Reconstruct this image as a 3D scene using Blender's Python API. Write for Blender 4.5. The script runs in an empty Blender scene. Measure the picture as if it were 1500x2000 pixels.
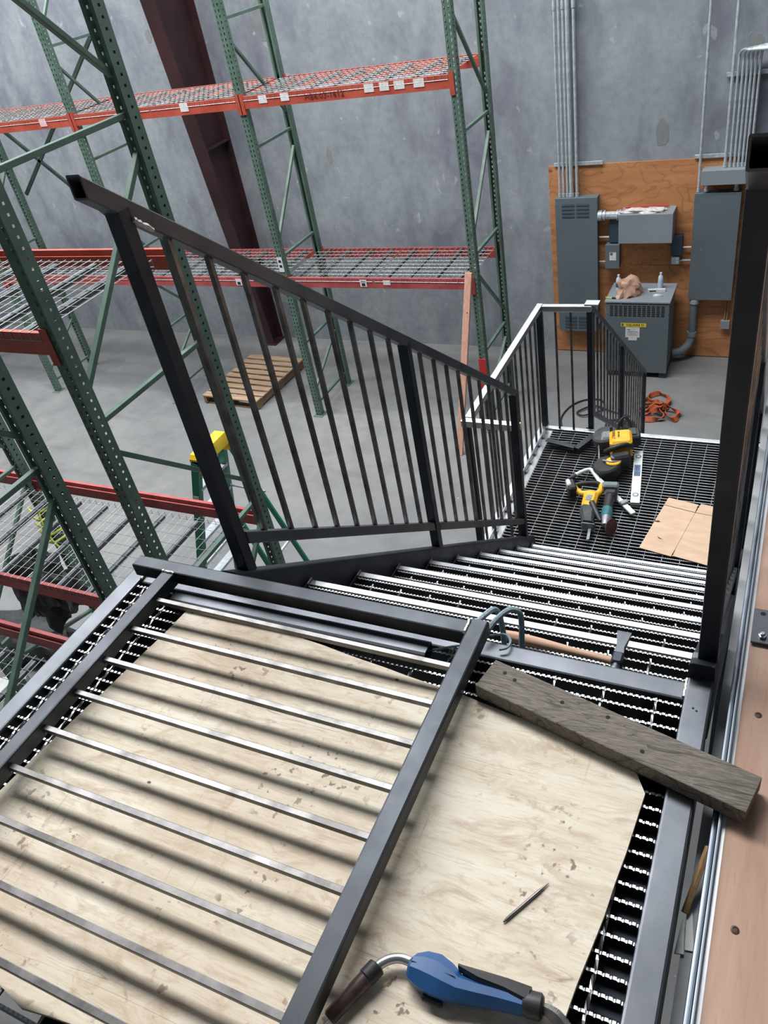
import bpy, math, random
from mathutils import Vector, Matrix, noise

# ------------------------------------------------------------------ camera, world, light, exposure
sc = bpy.context.scene
COL = sc.collection
random.seed(7)
R = math.radians
V = Vector

cam_d = bpy.data.cameras.new('camera')
cam_d.sensor_fit = 'VERTICAL'
cam_d.sensor_height = 24.0
cam_d.lens = 1556.457 / 2000.0 * 24.0
cam_d.clip_start = 0.02
cam_d.clip_end = 200
cam = bpy.data.objects.new('camera', cam_d)
COL.objects.link(cam)
_r, _d, _f = V((0.8980, 0.4071, -0.1671)), V((0.1300, -0.6082, -0.7831)), V((-0.4204, 0.6815, -0.5991))
cam.matrix_world = Matrix(((_r.x, -_d.x, -_f.x, 0), (_r.y, -_d.y, -_f.y, 0), (_r.z, -_d.z, -_f.z, 1.335), (0, 0, 0, 1)))
sc.camera = cam

world = bpy.data.worlds.new('hall_ambient')
sc.world = world
world.use_nodes = True
world.node_tree.nodes['Background'].inputs[0].default_value = (0.80, 0.90, 1.0, 1)
world.node_tree.nodes['Background'].inputs[1].default_value = 0.11


def area(name, loc, target, sx, sy, energy, color):
    l = bpy.data.lights.new(name, 'AREA')
    l.shape = 'RECTANGLE'
    l.size, l.size_y = sx, sy
    l.energy, l.color = energy, color
    o = bpy.data.objects.new(name, l)
    COL.objects.link(o)
    o.location = loc
    o.rotation_euler = (V(target) - V(loc)).to_track_quat('-Z', 'Y').to_euler()
    return o


# daylight: assumed unseen skylight in the roof over the hall; the assumed glowing window high in the far wall is built with the wall
area('assumed_skylight', (-9.2, 5.4, 7.3), (-9.2, 5.4, 0), 17.0, 2.3, 2900, (0.97, 0.985, 1.0))

sc.view_settings.view_transform = 'Standard'
sc.view_settings.look = 'None'
sc.view_settings.gamma = 1
sc.view_settings.use_curve_mapping = False
sc.view_settings.exposure = 0.15

# ------------------------------------------------------------------ helpers


def lin(v):
    v /= 255.0
    return v / 12.92 if v <= 0.04045 else ((v + 0.055) / 1.055) ** 2.4


def rgb(r, g, b):
    return (lin(r), lin(g), lin(b), 1)


class MB:
    """Collects shapes (world coordinates) that become ONE mesh object."""

    def __init__(self):
        self.v, self.f = [], []
        self.round = False

    def add(self, vs, fs, mat=None):
        n = len(self.v)
        if mat is not None:
            vs = [mat @ V(p) for p in vs]
        self.v += [tuple(p) for p in vs]
        self.f += [tuple(i + n for i in f) for f in fs]
        return self

    def box(self, c, s, mat=None, ch=0.0):
        x, y, z = c
        a, b, d = s[0] / 2, s[1] / 2, s[2] / 2
        if ch <= 0:
            vs = [(x + i * a, y + j * b, z + k * d) for k in (-1, 1) for j in (-1, 1) for i in (-1, 1)]
            return self.add(vs, [(0, 2, 3, 1), (4, 5, 7, 6), (0, 1, 5, 4), (2, 6, 7, 3), (0, 4, 6, 2), (1, 3, 7, 5)], mat)
        rings = []
        for zz, q in ((-d, ch), (-d + ch, 0), (d - ch, 0), (d, ch)):
            w, h = a - q, b - q
            c2 = ch if q == 0 else ch * 0.5
            rings.append([(x + px, y + py, z + zz) for px, py in ((w - c2, -h), (w, -h + c2), (w, h - c2), (w - c2, h), (-w + c2, h), (-w, h - c2), (-w, -h + c2), (-w + c2, -h))])
        return self.loft(rings, True, True, mat)

    def loft(self, rings, cap0=True, cap1=True, mat=None, closed=True):
        n = len(rings[0])
        vs = [p for r in rings for p in r]
        fs = []
        for i in range(len(rings) - 1):
            for j in range(n if closed else n - 1):
                k = (j + 1) % n
                fs.append((i * n + j, i * n + k, (i + 1) * n + k, (i + 1) * n + j))
        if cap0:
            fs.append(tuple(range(n - 1, -1, -1)))
        if cap1:
            m = (len(rings) - 1) * n
            fs.append(tuple(range(m, m + n)))
        return self.add(vs, fs, mat)

    def section(self, w, h, r, seg=2):
        a, b = w / 2, h / 2
        r = min(r, a * 0.98, b * 0.98)
        pts = []
        for cx, cy, a0 in ((a - r, b - r, 0), (-a + r, b - r, 90), (-a + r, -b + r, 180), (a - r, -b + r, 270)):
            for i in range(seg + 1):
                t = R(a0 + 90.0 * i / seg)
                pts.append((cx + r * math.cos(t), cy + r * math.sin(t)))
        return pts

    def bar(self, p0, p1, w, h, up=(0, 0, 1), r=0.004, open0=0.0, open1=0.0, plumb=False, mat=None):
        """Rounded rectangular tube from p0 to p1; open ends show a recessed hollow."""
        p0, p1 = V(p0), V(p1)
        d = (p1 - p0).normalized()
        if plumb:
            side = V((1, 0, 0)) if abs(d.y) > abs(d.x) else V((0, 1, 0))
            u = V((0, 0, 1))
            h = h / max(0.2, math.hypot(d.x, d.y))
        else:
            u = V(up)
            side = d.cross(u)
            if side.length < 1e-5:
                side = d.cross(V((0, 1, 0)))
            side.normalize()
            u = side.cross(d)
        sec = self.section(w, h, r)
        if (side.cross(u)).dot(d) < 0:
            sec = sec[::-1]
        ring = lambda p, k=0.0: [p + side * (a * (1 - 2 * k / w)) + u * (b * (1 - 2 * k / h)) for a, b in sec]
        rings = []
        if open0 > 0:
            rings += [ring(p0 + d * open0, 0.004), ring(p0, 0.004)]
        rings += [ring(p0), ring(p1)]
        if open1 > 0:
            rings += [ring(p1, 0.004), ring(p1 - d * open1, 0.004)]
        return self.loft(rings, True, True, mat)

    def tube(self, pts, r, n=8, cap=True, mat=None):
        self.round = True
        pts = [V(p) for p in pts]
        rs = r if isinstance(r, (list, tuple)) else [r] * len(pts)
        t = (pts[1] - pts[0]).normalized()
        nrm = t.cross(V((0, 0, 1)))
        if nrm.length < 1e-4:
            nrm = t.cross(V((0, 1, 0)))
        nrm.normalize()
        rings = []
        for i, p in enumerate(pts):
            if 0 < i < len(pts) - 1:
                tt = ((pts[i + 1] - p).normalized() + (p - pts[i - 1]).normalized())
            else:
                tt = (pts[i] - pts[i - 1]) if i else (pts[1] - pts[0])
            if tt.length < 1e-9:
                tt = t
            t = tt.normalized()
            nrm = (nrm - t * nrm.dot(t)).normalized()
            b = t.cross(nrm)
            rings.append([p + (nrm * math.cos(2 * math.pi * k / n) + b * math.sin(2 * math.pi * k / n)) * rs[i] for k in range(n)])
        return self.loft(rings, cap, cap, mat)

    def prism(self, poly, z0, z1, mat=None):
        n = len(poly)
        vs = [(x, y, z0) for x, y in poly] + [(x, y, z1) for x, y in poly]
        fs = [tuple(range(n - 1, -1, -1)), tuple(range(n, 2 * n))]
        fs += [(i, (i + 1) % n, n + (i + 1) % n, n + i) for i in range(n)]
        return self.add(vs, fs, mat)

    def lathe(self, prof, mat=None, n=14):
        """prof: (radius, height) pairs about local Z."""
        self.round = True
        rings = [[(r * math.cos(2 * math.pi * k / n), r * math.sin(2 * math.pi * k / n), z) for k in range(n)] for r, z in prof]
        return self.loft(rings, True, True, mat)

    def build(self, name, m, parent=None, smooth=None):
        if smooth is None:
            smooth = 35 if self.round else 0
        off = wloc(parent) if parent else V((0, 0, 0))
        me = bpy.data.meshes.new(name)
        me.from_pydata([(p[0] - off.x, p[1] - off.y, p[2] - off.z) for p in self.v], [], self.f)
        me.materials.append(MT[m] if isinstance(m, str) else m)
        me.validate()
        if smooth:
            me.shade_smooth()
            me.set_sharp_from_angle(angle=R(smooth))
        o = bpy.data.objects.new(name, me)
        COL.objects.link(o)
        if parent:
            o.parent = parent
        return o


def wloc(o):
    p = V((0, 0, 0))
    while o:
        p = p + o.location
        o = o.parent
    return p


def tag(o, label=None, cat=None, group=None, kind=None):
    for k, v in (('label', label), ('category', cat), ('group', group), ('kind', kind)):
        if v:
            o[k] = v
    return o


def thing(name, loc, label, cat, group=None):
    o = bpy.data.objects.new(name, None)
    o.empty_display_size = 0.05
    COL.objects.link(o)
    o.location = loc
    return tag(o, label, cat, group)


def inst(name, mesh, parent, world_pos, rz=0.0):
    """Another object on shared mesh data, placed at a world position under parent."""
    o = bpy.data.objects.new(name, mesh)
    COL.objects.link(o)
    o.parent = parent
    o.location = V(world_pos) - wloc(parent)
    o.rotation_euler = (0, 0, rz)
    return o


def quad(name, m, parent, pts):
    """Thin flat sticker or plate given by its four world corners."""
    a, b, c, d = [V(p) for p in pts]
    n = (b - a).cross(d - a).normalized() * 0.0012
    return MB().add([a, b, c, d, a + n, b + n, c + n, d + n], [(3, 2, 1, 0), (4, 5, 6, 7), (0, 1, 5, 4), (1, 2, 6, 5), (2, 3, 7, 6), (3, 0, 4, 7)]).build(name, m, parent, smooth=0)


def text(name, body, size, m, parent, mat, sx=1.0, depth=0.0006):
    cu = bpy.data.curves.new(name, 'FONT')
    cu.body, cu.size, cu.extrude = body, size, depth
    cu.align_x, cu.align_y = 'CENTER', 'CENTER'
    cu.resolution_u = 2
    tmp = bpy.data.objects.new(name, cu)
    COL.objects.link(tmp)
    dg = bpy.context.evaluated_depsgraph_get()
    me = bpy.data.meshes.new_from_object(tmp.evaluated_get(dg))
    bpy.data.objects.remove(tmp)
    bpy.data.curves.remove(cu)
    me.transform(mat @ Matrix.Diagonal((sx, 1, 1, 1)))
    off = wloc(parent)
    me.transform(Matrix.Translation(-off))
    me.materials.clear()
    me.materials.append(MT[m])
    o = bpy.data.objects.new(name, me)
    COL.objects.link(o)
    o.parent = parent
    return o


def frame_mat(o, x, y):
    """Matrix whose local X and Y run along the given world vectors."""
    x, y = V(x).normalized(), V(y)
    y = (y - x * y.dot(x)).normalized()
    z = x.cross(y)
    return Matrix(((x.x, y.x, z.x, o[0]), (x.y, y.y, z.y, o[1]), (x.z, y.z, z.z, o[2]), (0, 0, 0, 1)))


# ------------------------------------------------------------------ materials
MT = {}


class NT:
    def __init__(self, name):
        self.m = bpy.data.materials.new(name)
        self.m.use_nodes = True
        self.t = self.m.node_tree
        self.b = self.t.nodes['Principled BSDF']
        self.co = self.t.nodes.new('ShaderNodeTexCoord').outputs['Object']
        MT[name] = self.m

    def n(self, typ, **kw):
        nd = self.t.nodes.new('ShaderNode' + typ)
        for k, v in kw.items():
            setattr(nd, k, v)
        return nd

    def lk(self, a, b):
        self.t.links.new(a, b)

    def mapped(self, scale=(1, 1, 1), rot=(0, 0, 0), co=None):
        mp = self.n('Mapping')
        mp.inputs['Scale'].default_value = scale
        mp.inputs['Rotation'].default_value = rot
        self.lk(co or self.co, mp.inputs['Vector'])
        return mp.outputs[0]

    def noise(self, scale, detail=4, rough=0.55, vec=None, dist=0.0):
        nd = self.n('TexNoise')
        nd.inputs['Scale'].default_value = scale
        nd.inputs['Detail'].default_value = detail
        nd.inputs['Roughness'].default_value = rough
        nd.inputs['Distortion'].default_value = dist
        self.lk(vec or self.co, nd.inputs['Vector'])
        return nd.outputs['Fac']

    def ramp(self, fac, stops):
        nd = self.n('ValToRGB')
        el = nd.color_ramp.elements
        while len(el) < len(stops):
            el.new(0.5)
        for e, (p, c) in zip(el, stops):
            e.position = p
            e.color = c if len(c) == 4 else (*c, 1)
        self.lk(fac, nd.inputs[0])
        return nd.outputs[0]

    def mix(self, fac, a, b, mode='MIX'):
        nd = self.n('MixRGB', blend_type=mode)
        for s, v in ((nd.inputs[0], fac), (nd.inputs[1], a), (nd.inputs[2], b)):
            if isinstance(v, (int, float)):
                s.default_value = v
            elif isinstance(v, tuple):
                s.default_value = v
            else:
                self.lk(v, s)
        return nd.outputs[0]

    def math(self, op, a, b=0.0):
        nd = self.n('Math', operation=op)
        for s, v in ((nd.inputs[0], a), (nd.inputs[1], b)):
            if isinstance(v, (int, float)):
                s.default_value = v
            else:
                self.lk(v, s)
        return nd.outputs[0]

    def done(self, color, rough=0.5, metal=0.0, bump=None, bstr=0.2, bdist=0.002, spec=None):
        for key, v in (('Base Color', color), ('Roughness', rough), ('Metallic', metal)):
            s = self.b.inputs[key]
            if isinstance(v, (int, float, tuple)):
                s.default_value = v
            else:
                self.lk(v, s)
        if spec is not None:
            self.b.inputs['Specular IOR Level'].default_value = spec
        if bump is not None:
            bp = self.n('Bump')
            bp.inputs['Strength'].default_value = bstr
            bp.inputs['Distance'].default_value = bdist
            self.lk(bump, bp.inputs['Height'])
            self.lk(bp.outputs[0], self.b.inputs['Normal'])
        return self.m


def simple(name, c1, c2=None, scale=8.0, rough=0.5, metal=0.0, bstr=0.0, stretch=(1, 1, 1), lo=0.35, hi=0.65, spec=None, rvar=0.0):
    t = NT(name)
    nz = t.noise(scale, 5, 0.6, t.mapped(stretch))
    colr = t.ramp(nz, [(lo, c1), (hi, c2 or c1)])
    rg = rough
    if rvar:
        rg = t.math('ADD', t.math('MULTIPLY', t.noise(scale * 1.7, 4), rvar), rough - rvar / 2)
    return t.done(colr, rg, metal, nz if bstr else None, bstr, spec=spec)


simple('mill_steel', (0.082, 0.089, 0.102, 1), (0.135, 0.143, 0.158, 1), 5, 0.44, 0.8, 0.03, rvar=0.2)
simple('panel_steel', (0.034, 0.038, 0.045, 1), (0.062, 0.067, 0.076, 1), 6, 0.43, 0.75, 0.03, rvar=0.2)
simple('dark_steel', (0.028, 0.034, 0.045, 1), (0.050, 0.058, 0.073, 1), 7, 0.46, 0.6, 0.03, rvar=0.2, spec=0.4)
simple('picket_steel', (0.105, 0.101, 0.098, 1), (0.230, 0.222, 0.214, 1), 14, 0.40, 0.85, 0.05, rvar=0.25)
simple('bright_steel', (0.46, 0.47, 0.49, 1), (0.62, 0.63, 0.65, 1), 9, 0.34, 0.95, 0.03, rvar=0.2)
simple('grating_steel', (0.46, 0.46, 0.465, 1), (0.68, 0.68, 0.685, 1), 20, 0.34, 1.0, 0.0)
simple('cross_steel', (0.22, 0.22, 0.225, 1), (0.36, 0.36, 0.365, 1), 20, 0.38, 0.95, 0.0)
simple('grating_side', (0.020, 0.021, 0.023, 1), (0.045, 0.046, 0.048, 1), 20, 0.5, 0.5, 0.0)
simple('weld', (0.36, 0.35, 0.34, 1), (0.62, 0.60, 0.57, 1), 90, 0.45, 0.8, 0.5)
simple('galvanized', rgb(172, 182, 188), rgb(204, 212, 216), 26, 0.42, 0.35, 0.02)
simple('ledger_grey', rgb(150, 152, 155), rgb(168, 170, 172), 5, 0.7)
simple('track_steel', rgb(104, 112, 122), rgb(140, 148, 157), 18, 0.45, 0.8, 0.02, stretch=(1, 0.15, 1))
simple('rack_green', rgb(76, 100, 88), rgb(95, 119, 106), 6, 0.5, 0.0, 0.02, rvar=0.15)
simple('rack_green_dark', rgb(40, 58, 52), rgb(56, 76, 68), 6, 0.5, 0.0, 0.02)
simple('rack_orange', rgb(168, 70, 54), rgb(188, 88, 70), 5, 0.45, 0.0, 0.02, rvar=0.2)
simple('rack_crimson', rgb(154, 62, 62), rgb(178, 86, 84), 5, 0.45, 0.0, 0.02, rvar=0.2)
simple('wire_zinc', rgb(150, 152, 152), rgb(190, 190, 187), 30, 0.42, 0.4, 0.0)
simple('channel_zinc', rgb(84, 88, 94), rgb(112, 116, 120), 20, 0.5, 0.5, 0.0)
simple('column_maroon', rgb(48, 28, 31), rgb(63, 38, 41), 2.5, 0.5, 0.0, 0.02)
simple('panel_grey', rgb(94, 105, 111), rgb(100, 111, 117), 2, 0.5, 0.0)
simple('panel_light', rgb(132, 140, 146), rgb(140, 148, 154), 2, 0.5, 0.0)
simple('panel_blue', rgb(44, 58, 74), rgb(50, 66, 82), 2, 0.5, 0.0)
simple('black_void', (0.004, 0.004, 0.005, 1), None, 3, 0.8)
simple('black_rubber', (0.009, 0.010, 0.011, 1), (0.018, 0.019, 0.021, 1), 30, 0.6, 0.0, 0.1)
simple('grey_rubber', (0.030, 0.033, 0.036, 1), (0.060, 0.064, 0.068, 1), 30, 0.6, 0.0, 0.1)
simple('tool_yellow', rgb(222, 162, 28), rgb(238, 182, 48), 12, 0.45)
simple('tool_teal', rgb(34, 92, 96), rgb(52, 118, 120), 12, 0.45)
simple('tool_grey', rgb(112, 116, 122), rgb(150, 154, 160), 16, 0.45, 0.5)
simple('torch_blue', rgb(34, 78, 128), rgb(44, 92, 146), 10, 0.42)
simple('torch_black', (0.010, 0.011, 0.013, 1), (0.022, 0.023, 0.026, 1), 24, 0.5, 0.0, 0.1)
simple('nozzle_brown', rgb(66, 52, 50), rgb(96, 78, 74), 40, 0.45, 0.5, 0.1)
simple('disc_brown', rgb(92, 62, 54), rgb(118, 84, 74), 60, 0.8, 0.0, 0.3)
simple('level_white', rgb(206, 216, 216), rgb(226, 234, 232), 8, 0.35, 0.25)
simple('vial_blue', rgb(38, 70, 104), rgb(58, 92, 128), 8, 0.3)
simple('cardboard', rgb(192, 162, 136), rgb(208, 180, 155), 6, 0.85, 0.0, 0.05, stretch=(1, 3, 1))
simple('ladder_green', rgb(14, 108, 84), rgb(24, 128, 100), 6, 0.45)
simple('ladder_yellow', rgb(232, 190, 30), rgb(244, 208, 60), 6, 0.5)
simple('pallet_wood', rgb(140, 116, 94), rgb(174, 148, 122), 5, 0.85, 0.0, 0.2, stretch=(0.6, 8, 8))
simple('pallet_wood_dark', rgb(104, 82, 64), rgb(136, 110, 86), 5, 0.85, 0.0, 0.2, stretch=(8, 0.6, 8))
simple('stud_wood', rgb(196, 142, 122), rgb(216, 168, 146), 6, 0.8, 0.0, 0.15, stretch=(14, 14, 0.8))
simple('strip_wood', rgb(150, 116, 78), rgb(186, 150, 108), 8, 0.8, 0.0, 0.2, stretch=(14, 1, 14))
simple('handle_wood', rgb(178, 132, 106), rgb(214, 176, 148), 7, 0.55, 0.0, 0.1, stretch=(1.2, 16, 16))
simple('strap_orange', rgb(150, 70, 38), rgb(186, 94, 56), 22, 0.8, 0.0, 0.3)
simple('rope_teal', rgb(120, 140, 148), rgb(164, 180, 184), 120, 0.9, 0.0, 0.6)
simple('rope_blue', rgb(30, 120, 176), rgb(60, 156, 206), 120, 0.9, 0.0, 0.6)
simple('rope_lime', rgb(186, 196, 60), rgb(212, 220, 96), 60, 0.8, 0.0, 0.4)
simple('bag_tan', rgb(176, 134, 112), rgb(206, 168, 146), 18, 0.4, 0.0, 0.1)
simple('bag_clear', rgb(190, 184, 184), rgb(224, 218, 216), 22, 0.25, 0.0, 0.1)
simple('bottle_clear', rgb(176, 196, 216), rgb(206, 220, 232), 14, 0.15)
simple('cap_white', rgb(224, 222, 220), None, 5, 0.5)
simple('paper_white', rgb(206, 206, 206), rgb(226, 224, 222), 30, 0.7)
simple('label_pink', rgb(214, 176, 170), rgb(226, 200, 194), 30, 0.7)
simple('ink_black', (0.012, 0.012, 0.014, 1), None, 5, 0.7)
simple('ink_grey', (0.12, 0.12, 0.13, 1), None, 5, 0.7)
simple('marker_brown', rgb(84, 30, 24), rgb(112, 42, 34), 60, 0.7)
simple('label_yellow', rgb(226, 206, 50), None, 5, 0.5)
simple('guard_red', rgb(190, 38, 44), rgb(206, 58, 60), 9, 0.5)
simple('tarp_black', (0.012, 0.014, 0.014, 1), (0.03, 0.034, 0.034, 1), 14, 0.6, 0.0, 0.3)
simple('board_white', rgb(216, 218, 218), rgb(232, 232, 230), 4, 0.6)
simple('pvc_grey', rgb(96, 106, 112), rgb(116, 126, 130), 10, 0.5)
simple('concrete_patch', rgb(120, 124, 126), rgb(136, 139, 140), 7, 0.9)
simple('shim_grey', rgb(150, 152, 152), rgb(184, 186, 184), 12, 0.5, 0.35, 0.05)
simple('screw_dark', rgb(60, 48, 42), rgb(96, 80, 70), 80, 0.5, 0.6)
simple('strip_white', (0.75, 0.78, 0.80, 1), (0.86, 0.88, 0.90, 1), 10, 0.35, 0.4)


def mat_concrete_wall():
    t = NT('concrete_wall')
    a = t.noise(0.55, 6, 0.6)
    b = t.noise(2.6, 6, 0.62, t.mapped((1, 1, 0.55)), 0.4)
    c = t.noise(14, 5, 0.6)
    base = t.ramp(a, [(0.32, rgb(118, 121, 134)), (0.5, rgb(132, 138, 146)), (0.68, rgb(142, 150, 154))])
    base = t.mix(t.ramp(b, [(0.40, (0, 0, 0)), (0.62, (0.75, 0.75, 0.75))]), base, rgb(156, 163, 167))
    base = t.mix(t.ramp(b, [(0.28, (0.6, 0.6, 0.6)), (0.42, (0, 0, 0))]), base, rgb(110, 112, 124))
    sp = t.noise(7.5, 2, 0.4, t.mapped((1, 1, 0.8)), 0.6)
    base = t.mix(t.ramp(sp, [(0.70, (0, 0, 0)), (0.74, (0.55, 0.55, 0.55))]), base, rgb(182, 188, 188))
    base = t.mix(t.ramp(c, [(0.35, (0.25, 0.25, 0.25)), (0.6, (0, 0, 0))]), base, rgb(104, 106, 114))
    t.done(base, 0.85, 0.0, c, 0.08)


def mat_concrete_floor():
    t = NT('concrete_floor')
    a = t.noise(0.45, 6, 0.6, None, 0.4)
    b = t.noise(3.2, 6, 0.65)
    base = t.ramp(a, [(0.3, rgb(106, 107, 108)), (0.5, rgb(122, 123, 123)), (0.7, rgb(136, 136, 135))])
    base = t.mix(t.ramp(b, [(0.3, (0.45, 0.45, 0.45)), (0.55, (0, 0, 0))]), base, rgb(98, 99, 100))
    st = t.noise(1.1, 3, 0.5, t.mapped((0.35, 2.2, 1)), 0.3)
    base = t.mix(t.ramp(st, [(0.60, (0, 0, 0)), (0.72, (0.35, 0.35, 0.35))]), base, rgb(90, 91, 92))
    fl = t.noise(34, 1, 0.3)
    base = t.mix(t.ramp(fl, [(0.80, (0, 0, 0)), (0.82, (0.8, 0.8, 0.8))]), base, rgb(196, 196, 192))
    rg = t.math('ADD', t.math('MULTIPLY', b, 0.3), 0.38)
    t.done(base, rg, 0.0, b, 0.05)


def mat_ply_pale():
    t = NT('plywood_pale')
    v = t.mapped((1, 1, 1), (0, 0, R(6)))
    g = t.noise(3.0, 6, 0.6, t.mapped((1.2, 9, 1), (0, 0, R(6))), 0.5)
    f = t.noise(26, 4, 0.6, t.mapped((1, 12, 1), (0, 0, R(6))), 0.2)
    big = t.noise(2.1, 4, 0.55, v, 0.6)
    base = t.ramp(g, [(0.28, rgb(206, 191, 166)), (0.46, rgb(220, 208, 187)), (0.66, rgb(230, 221, 203))])
    base = t.mix(t.ramp(big, [(0.52, (0, 0, 0)), (0.72, (0.6, 0.6, 0.6))]), base, rgb(190, 164, 138))
    base = t.mix(t.ramp(f, [(0.30, (0.35, 0.35, 0.35)), (0.5, (0, 0, 0))]), base, rgb(176, 146, 112))
    # boot print scuffs and dirt patches, ring marks
    w = t.n('TexWave', wave_type='RINGS')
    w.inputs['Scale'].default_value = 9
    w.inputs['Distortion'].default_value = 9
    w.inputs['Detail'].default_value = 3
    w.inputs['Detail Scale'].default_value = 2.2
    t.lk(v, w.inputs['Vector'])
    scuff = t.math('MULTIPLY', t.ramp(w.outputs['Fac'], [(0.62, (0, 0, 0)), (0.8, (1, 1, 1))]), t.ramp(t.noise(4.2, 3, 0.5, v), [(0.52, (0, 0, 0)), (0.70, (0.30, 0.30, 0.30))]))
    base = t.mix(scuff, base, rgb(168, 142, 114))
    sp = t.noise(58, 2, 0.5, v)
    pat = t.noise(5.5, 3, 0.55, v, 0.3)
    dirt = t.math('MULTIPLY', t.ramp(sp, [(0.62, (0, 0, 0)), (0.68, (1, 1, 1))]), t.ramp(pat, [(0.50, (0, 0, 0)), (0.62, (0.8, 0.8, 0.8))]))
    base = t.mix(dirt, base, rgb(104, 74, 52))
    sm = t.noise(9.0, 5, 0.7, t.mapped((1, 2.2, 1), (0, 0, R(-20))), 1.4)
    base = t.mix(t.ramp(sm, [(0.50, (0, 0, 0)), (0.68, (0.62, 0.62, 0.62))]), base, rgb(176, 148, 122))
    dk = t.noise(3.4, 6, 0.75, t.mapped((1, 3.0, 1), (0, 0, R(4))), 0.9)
    base = t.mix(t.ramp(dk, [(0.66, (0, 0, 0)), (0.70, (0.55, 0.55, 0.55)), (0.78, (0.8, 0.8, 0.8))]), base, rgb(120, 86, 66))
    cr2 = t.noise(2.4, 2, 0.4, t.mapped((14, 0.6, 1), (0, 0, R(-8))), 0.1)
    base = t.mix(t.math('MULTIPLY', t.ramp(cr2, [(0.497, (0, 0, 0)), (0.5, (0.4, 0.4, 0.4)), (0.503, (0, 0, 0))]), t.ramp(t.noise(3.1, 2, 0.5, t.mapped((1, 1, 1), (0, 0, 2.0))), [(0.5, (0, 0, 0)), (0.56, (1, 1, 1))])), base, rgb(120, 98, 78))
    vo = t.n('TexVoronoi', feature='F1')
    vo.inputs['Scale'].default_value = 7.5
    t.lk(t.mapped((1, 1.6, 1), (0, 0, R(6))), vo.inputs['Vector'])
    kn = t.ramp(vo.outputs['Distance'], [(0.025, (1, 1, 1)), (0.045, (0, 0, 0))])
    base = t.mix(kn, base, rgb(88, 62, 44))
    # long hairline checks along the grain and a few score lines across
    l1 = t.noise(1.7, 2, 0.4, t.mapped((0.5, 16, 1), (0, 0, R(7))), 0.1)
    crack = t.ramp(l1, [(0.497, (0, 0, 0)), (0.5, (0.55, 0.55, 0.55)), (0.503, (0, 0, 0))])
    base = t.mix(t.math('MULTIPLY', crack, t.ramp(t.noise(2.6, 2, 0.5, v), [(0.5, (0, 0, 0)), (0.56, (1, 1, 1))])), base, rgb(96, 76, 56))
    t.done(base, 0.7, 0.0, g, 0.12)


def mat_ply_orange():
    t = NT('plywood_orange')
    g = t.noise(1.5, 2, 0.4, t.mapped((0.8, 1, 2.2)), 1.2)
    wv = t.math('FRACT', t.math('MULTIPLY', g, 9.0))
    lines = t.ramp(wv, [(0.0, (0.9, 0.9, 0.9)), (0.10, (0.2, 0.2, 0.2)), (0.2, (0, 0, 0)), (0.82, (0, 0, 0)), (1.0, (0.7, 0.7, 0.7))])
    base = t.ramp(t.noise(3.0, 5, 0.6, t.mapped((0.5, 1, 3))), [(0.3, rgb(172, 112, 70)), (0.7, rgb(200, 142, 94))])
    base = t.mix(t.math('MULTIPLY', lines, 0.62), base, rgb(134, 80, 46))
    f = t.noise(30, 4, 0.6, t.mapped((0.6, 1, 9)))
    base = t.mix(t.ramp(f, [(0.3, (0.3, 0.3, 0.3)), (0.5, (0, 0, 0))]), base, rgb(140, 86, 52))
    vo = t.n('TexVoronoi', feature='F1')
    vo.inputs['Scale'].default_value = 2.6
    t.lk(t.mapped((0.8, 0.01, 1.1)), vo.inputs['Vector'])
    kn = t.ramp(vo.outputs['Distance'], [(0.045, (1, 1, 1)), (0.085, (0, 0, 0))])
    base = t.mix(t.math('MULTIPLY', kn, t.ramp(t.noise(1.9, 1), [(0.42, (0, 0, 0)), (0.5, (1, 1, 1))])), base, rgb(58, 30, 18))
    t.done(base, 0.72, 0.0, f, 0.1)


def mat_ply_pink():
    t = NT('plywood_pink')
    g = t.noise(2.2, 5, 0.6, t.mapped((6, 1.0, 1)), 0.6)
    base = t.ramp(g, [(0.3, rgb(174, 138, 118)), (0.5, rgb(189, 155, 135)), (0.7, rgb(202, 173, 154))])
    big = t.noise(3.0, 4, 0.5, None, 0.8)
    base = t.mix(t.ramp(big, [(0.55, (0, 0, 0)), (0.7, (0.5, 0.5, 0.5))]), base, rgb(204, 176, 157))
    gr = t.noise(40, 3, 0.6, t.mapped((5, 0.35, 1)))
    base = t.mix(t.ramp(gr, [(0.30, (0.5, 0.5, 0.5)), (0.42, (0, 0, 0))]), base, rgb(166, 128, 106))
    t.done(base, 0.75, 0.0, gr, 0.15)


def mat_weathered():
    t = NT('weathered_wood')
    v = t.mapped((1, 1, 1), (0, 0, R(14)))
    d = t.noise(2.2, 3, 0.5, t.mapped((1, 5, 1), (0, 0, R(14))), 0.8)
    wv = t.math('FRACT', t.math('MULTIPLY', d, 26.0))
    g = t.noise(30, 5, 0.7, t.mapped((1.4, 16, 16), (0, 0, R(14))))
    base = t.ramp(g, [(0.3, rgb(84, 78, 71)), (0.5, rgb(120, 112, 103)), (0.72, rgb(152, 143, 132))])
    base = t.mix(t.ramp(wv, [(0.0, (0.75, 0.75, 0.75)), (0.25, (0, 0, 0))]), base, rgb(56, 51, 46))
    bl = t.noise(6, 3, 0.5, v)
    base = t.mix(t.ramp(bl, [(0.6, (0, 0, 0)), (0.75, (0.5, 0.5, 0.5))]), base, rgb(146, 138, 128))
    t.done(base, 0.85, 0.0, t.math('ADD', g, t.math('MULTIPLY', wv, 0.4)), 0.5, 0.003)


for fn in (mat_concrete_wall, mat_concrete_floor, mat_ply_pale, mat_ply_orange, mat_ply_pink, mat_weathered):
    fn()

# ------------------------------------------------------------------ setting
ZF = -3.93          # warehouse floor; z = 0 is the top of the upper platform grating
YW = 9.9            # far concrete wall


def struct(o):
    o['kind'] = 'structure'
    return o


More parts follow.
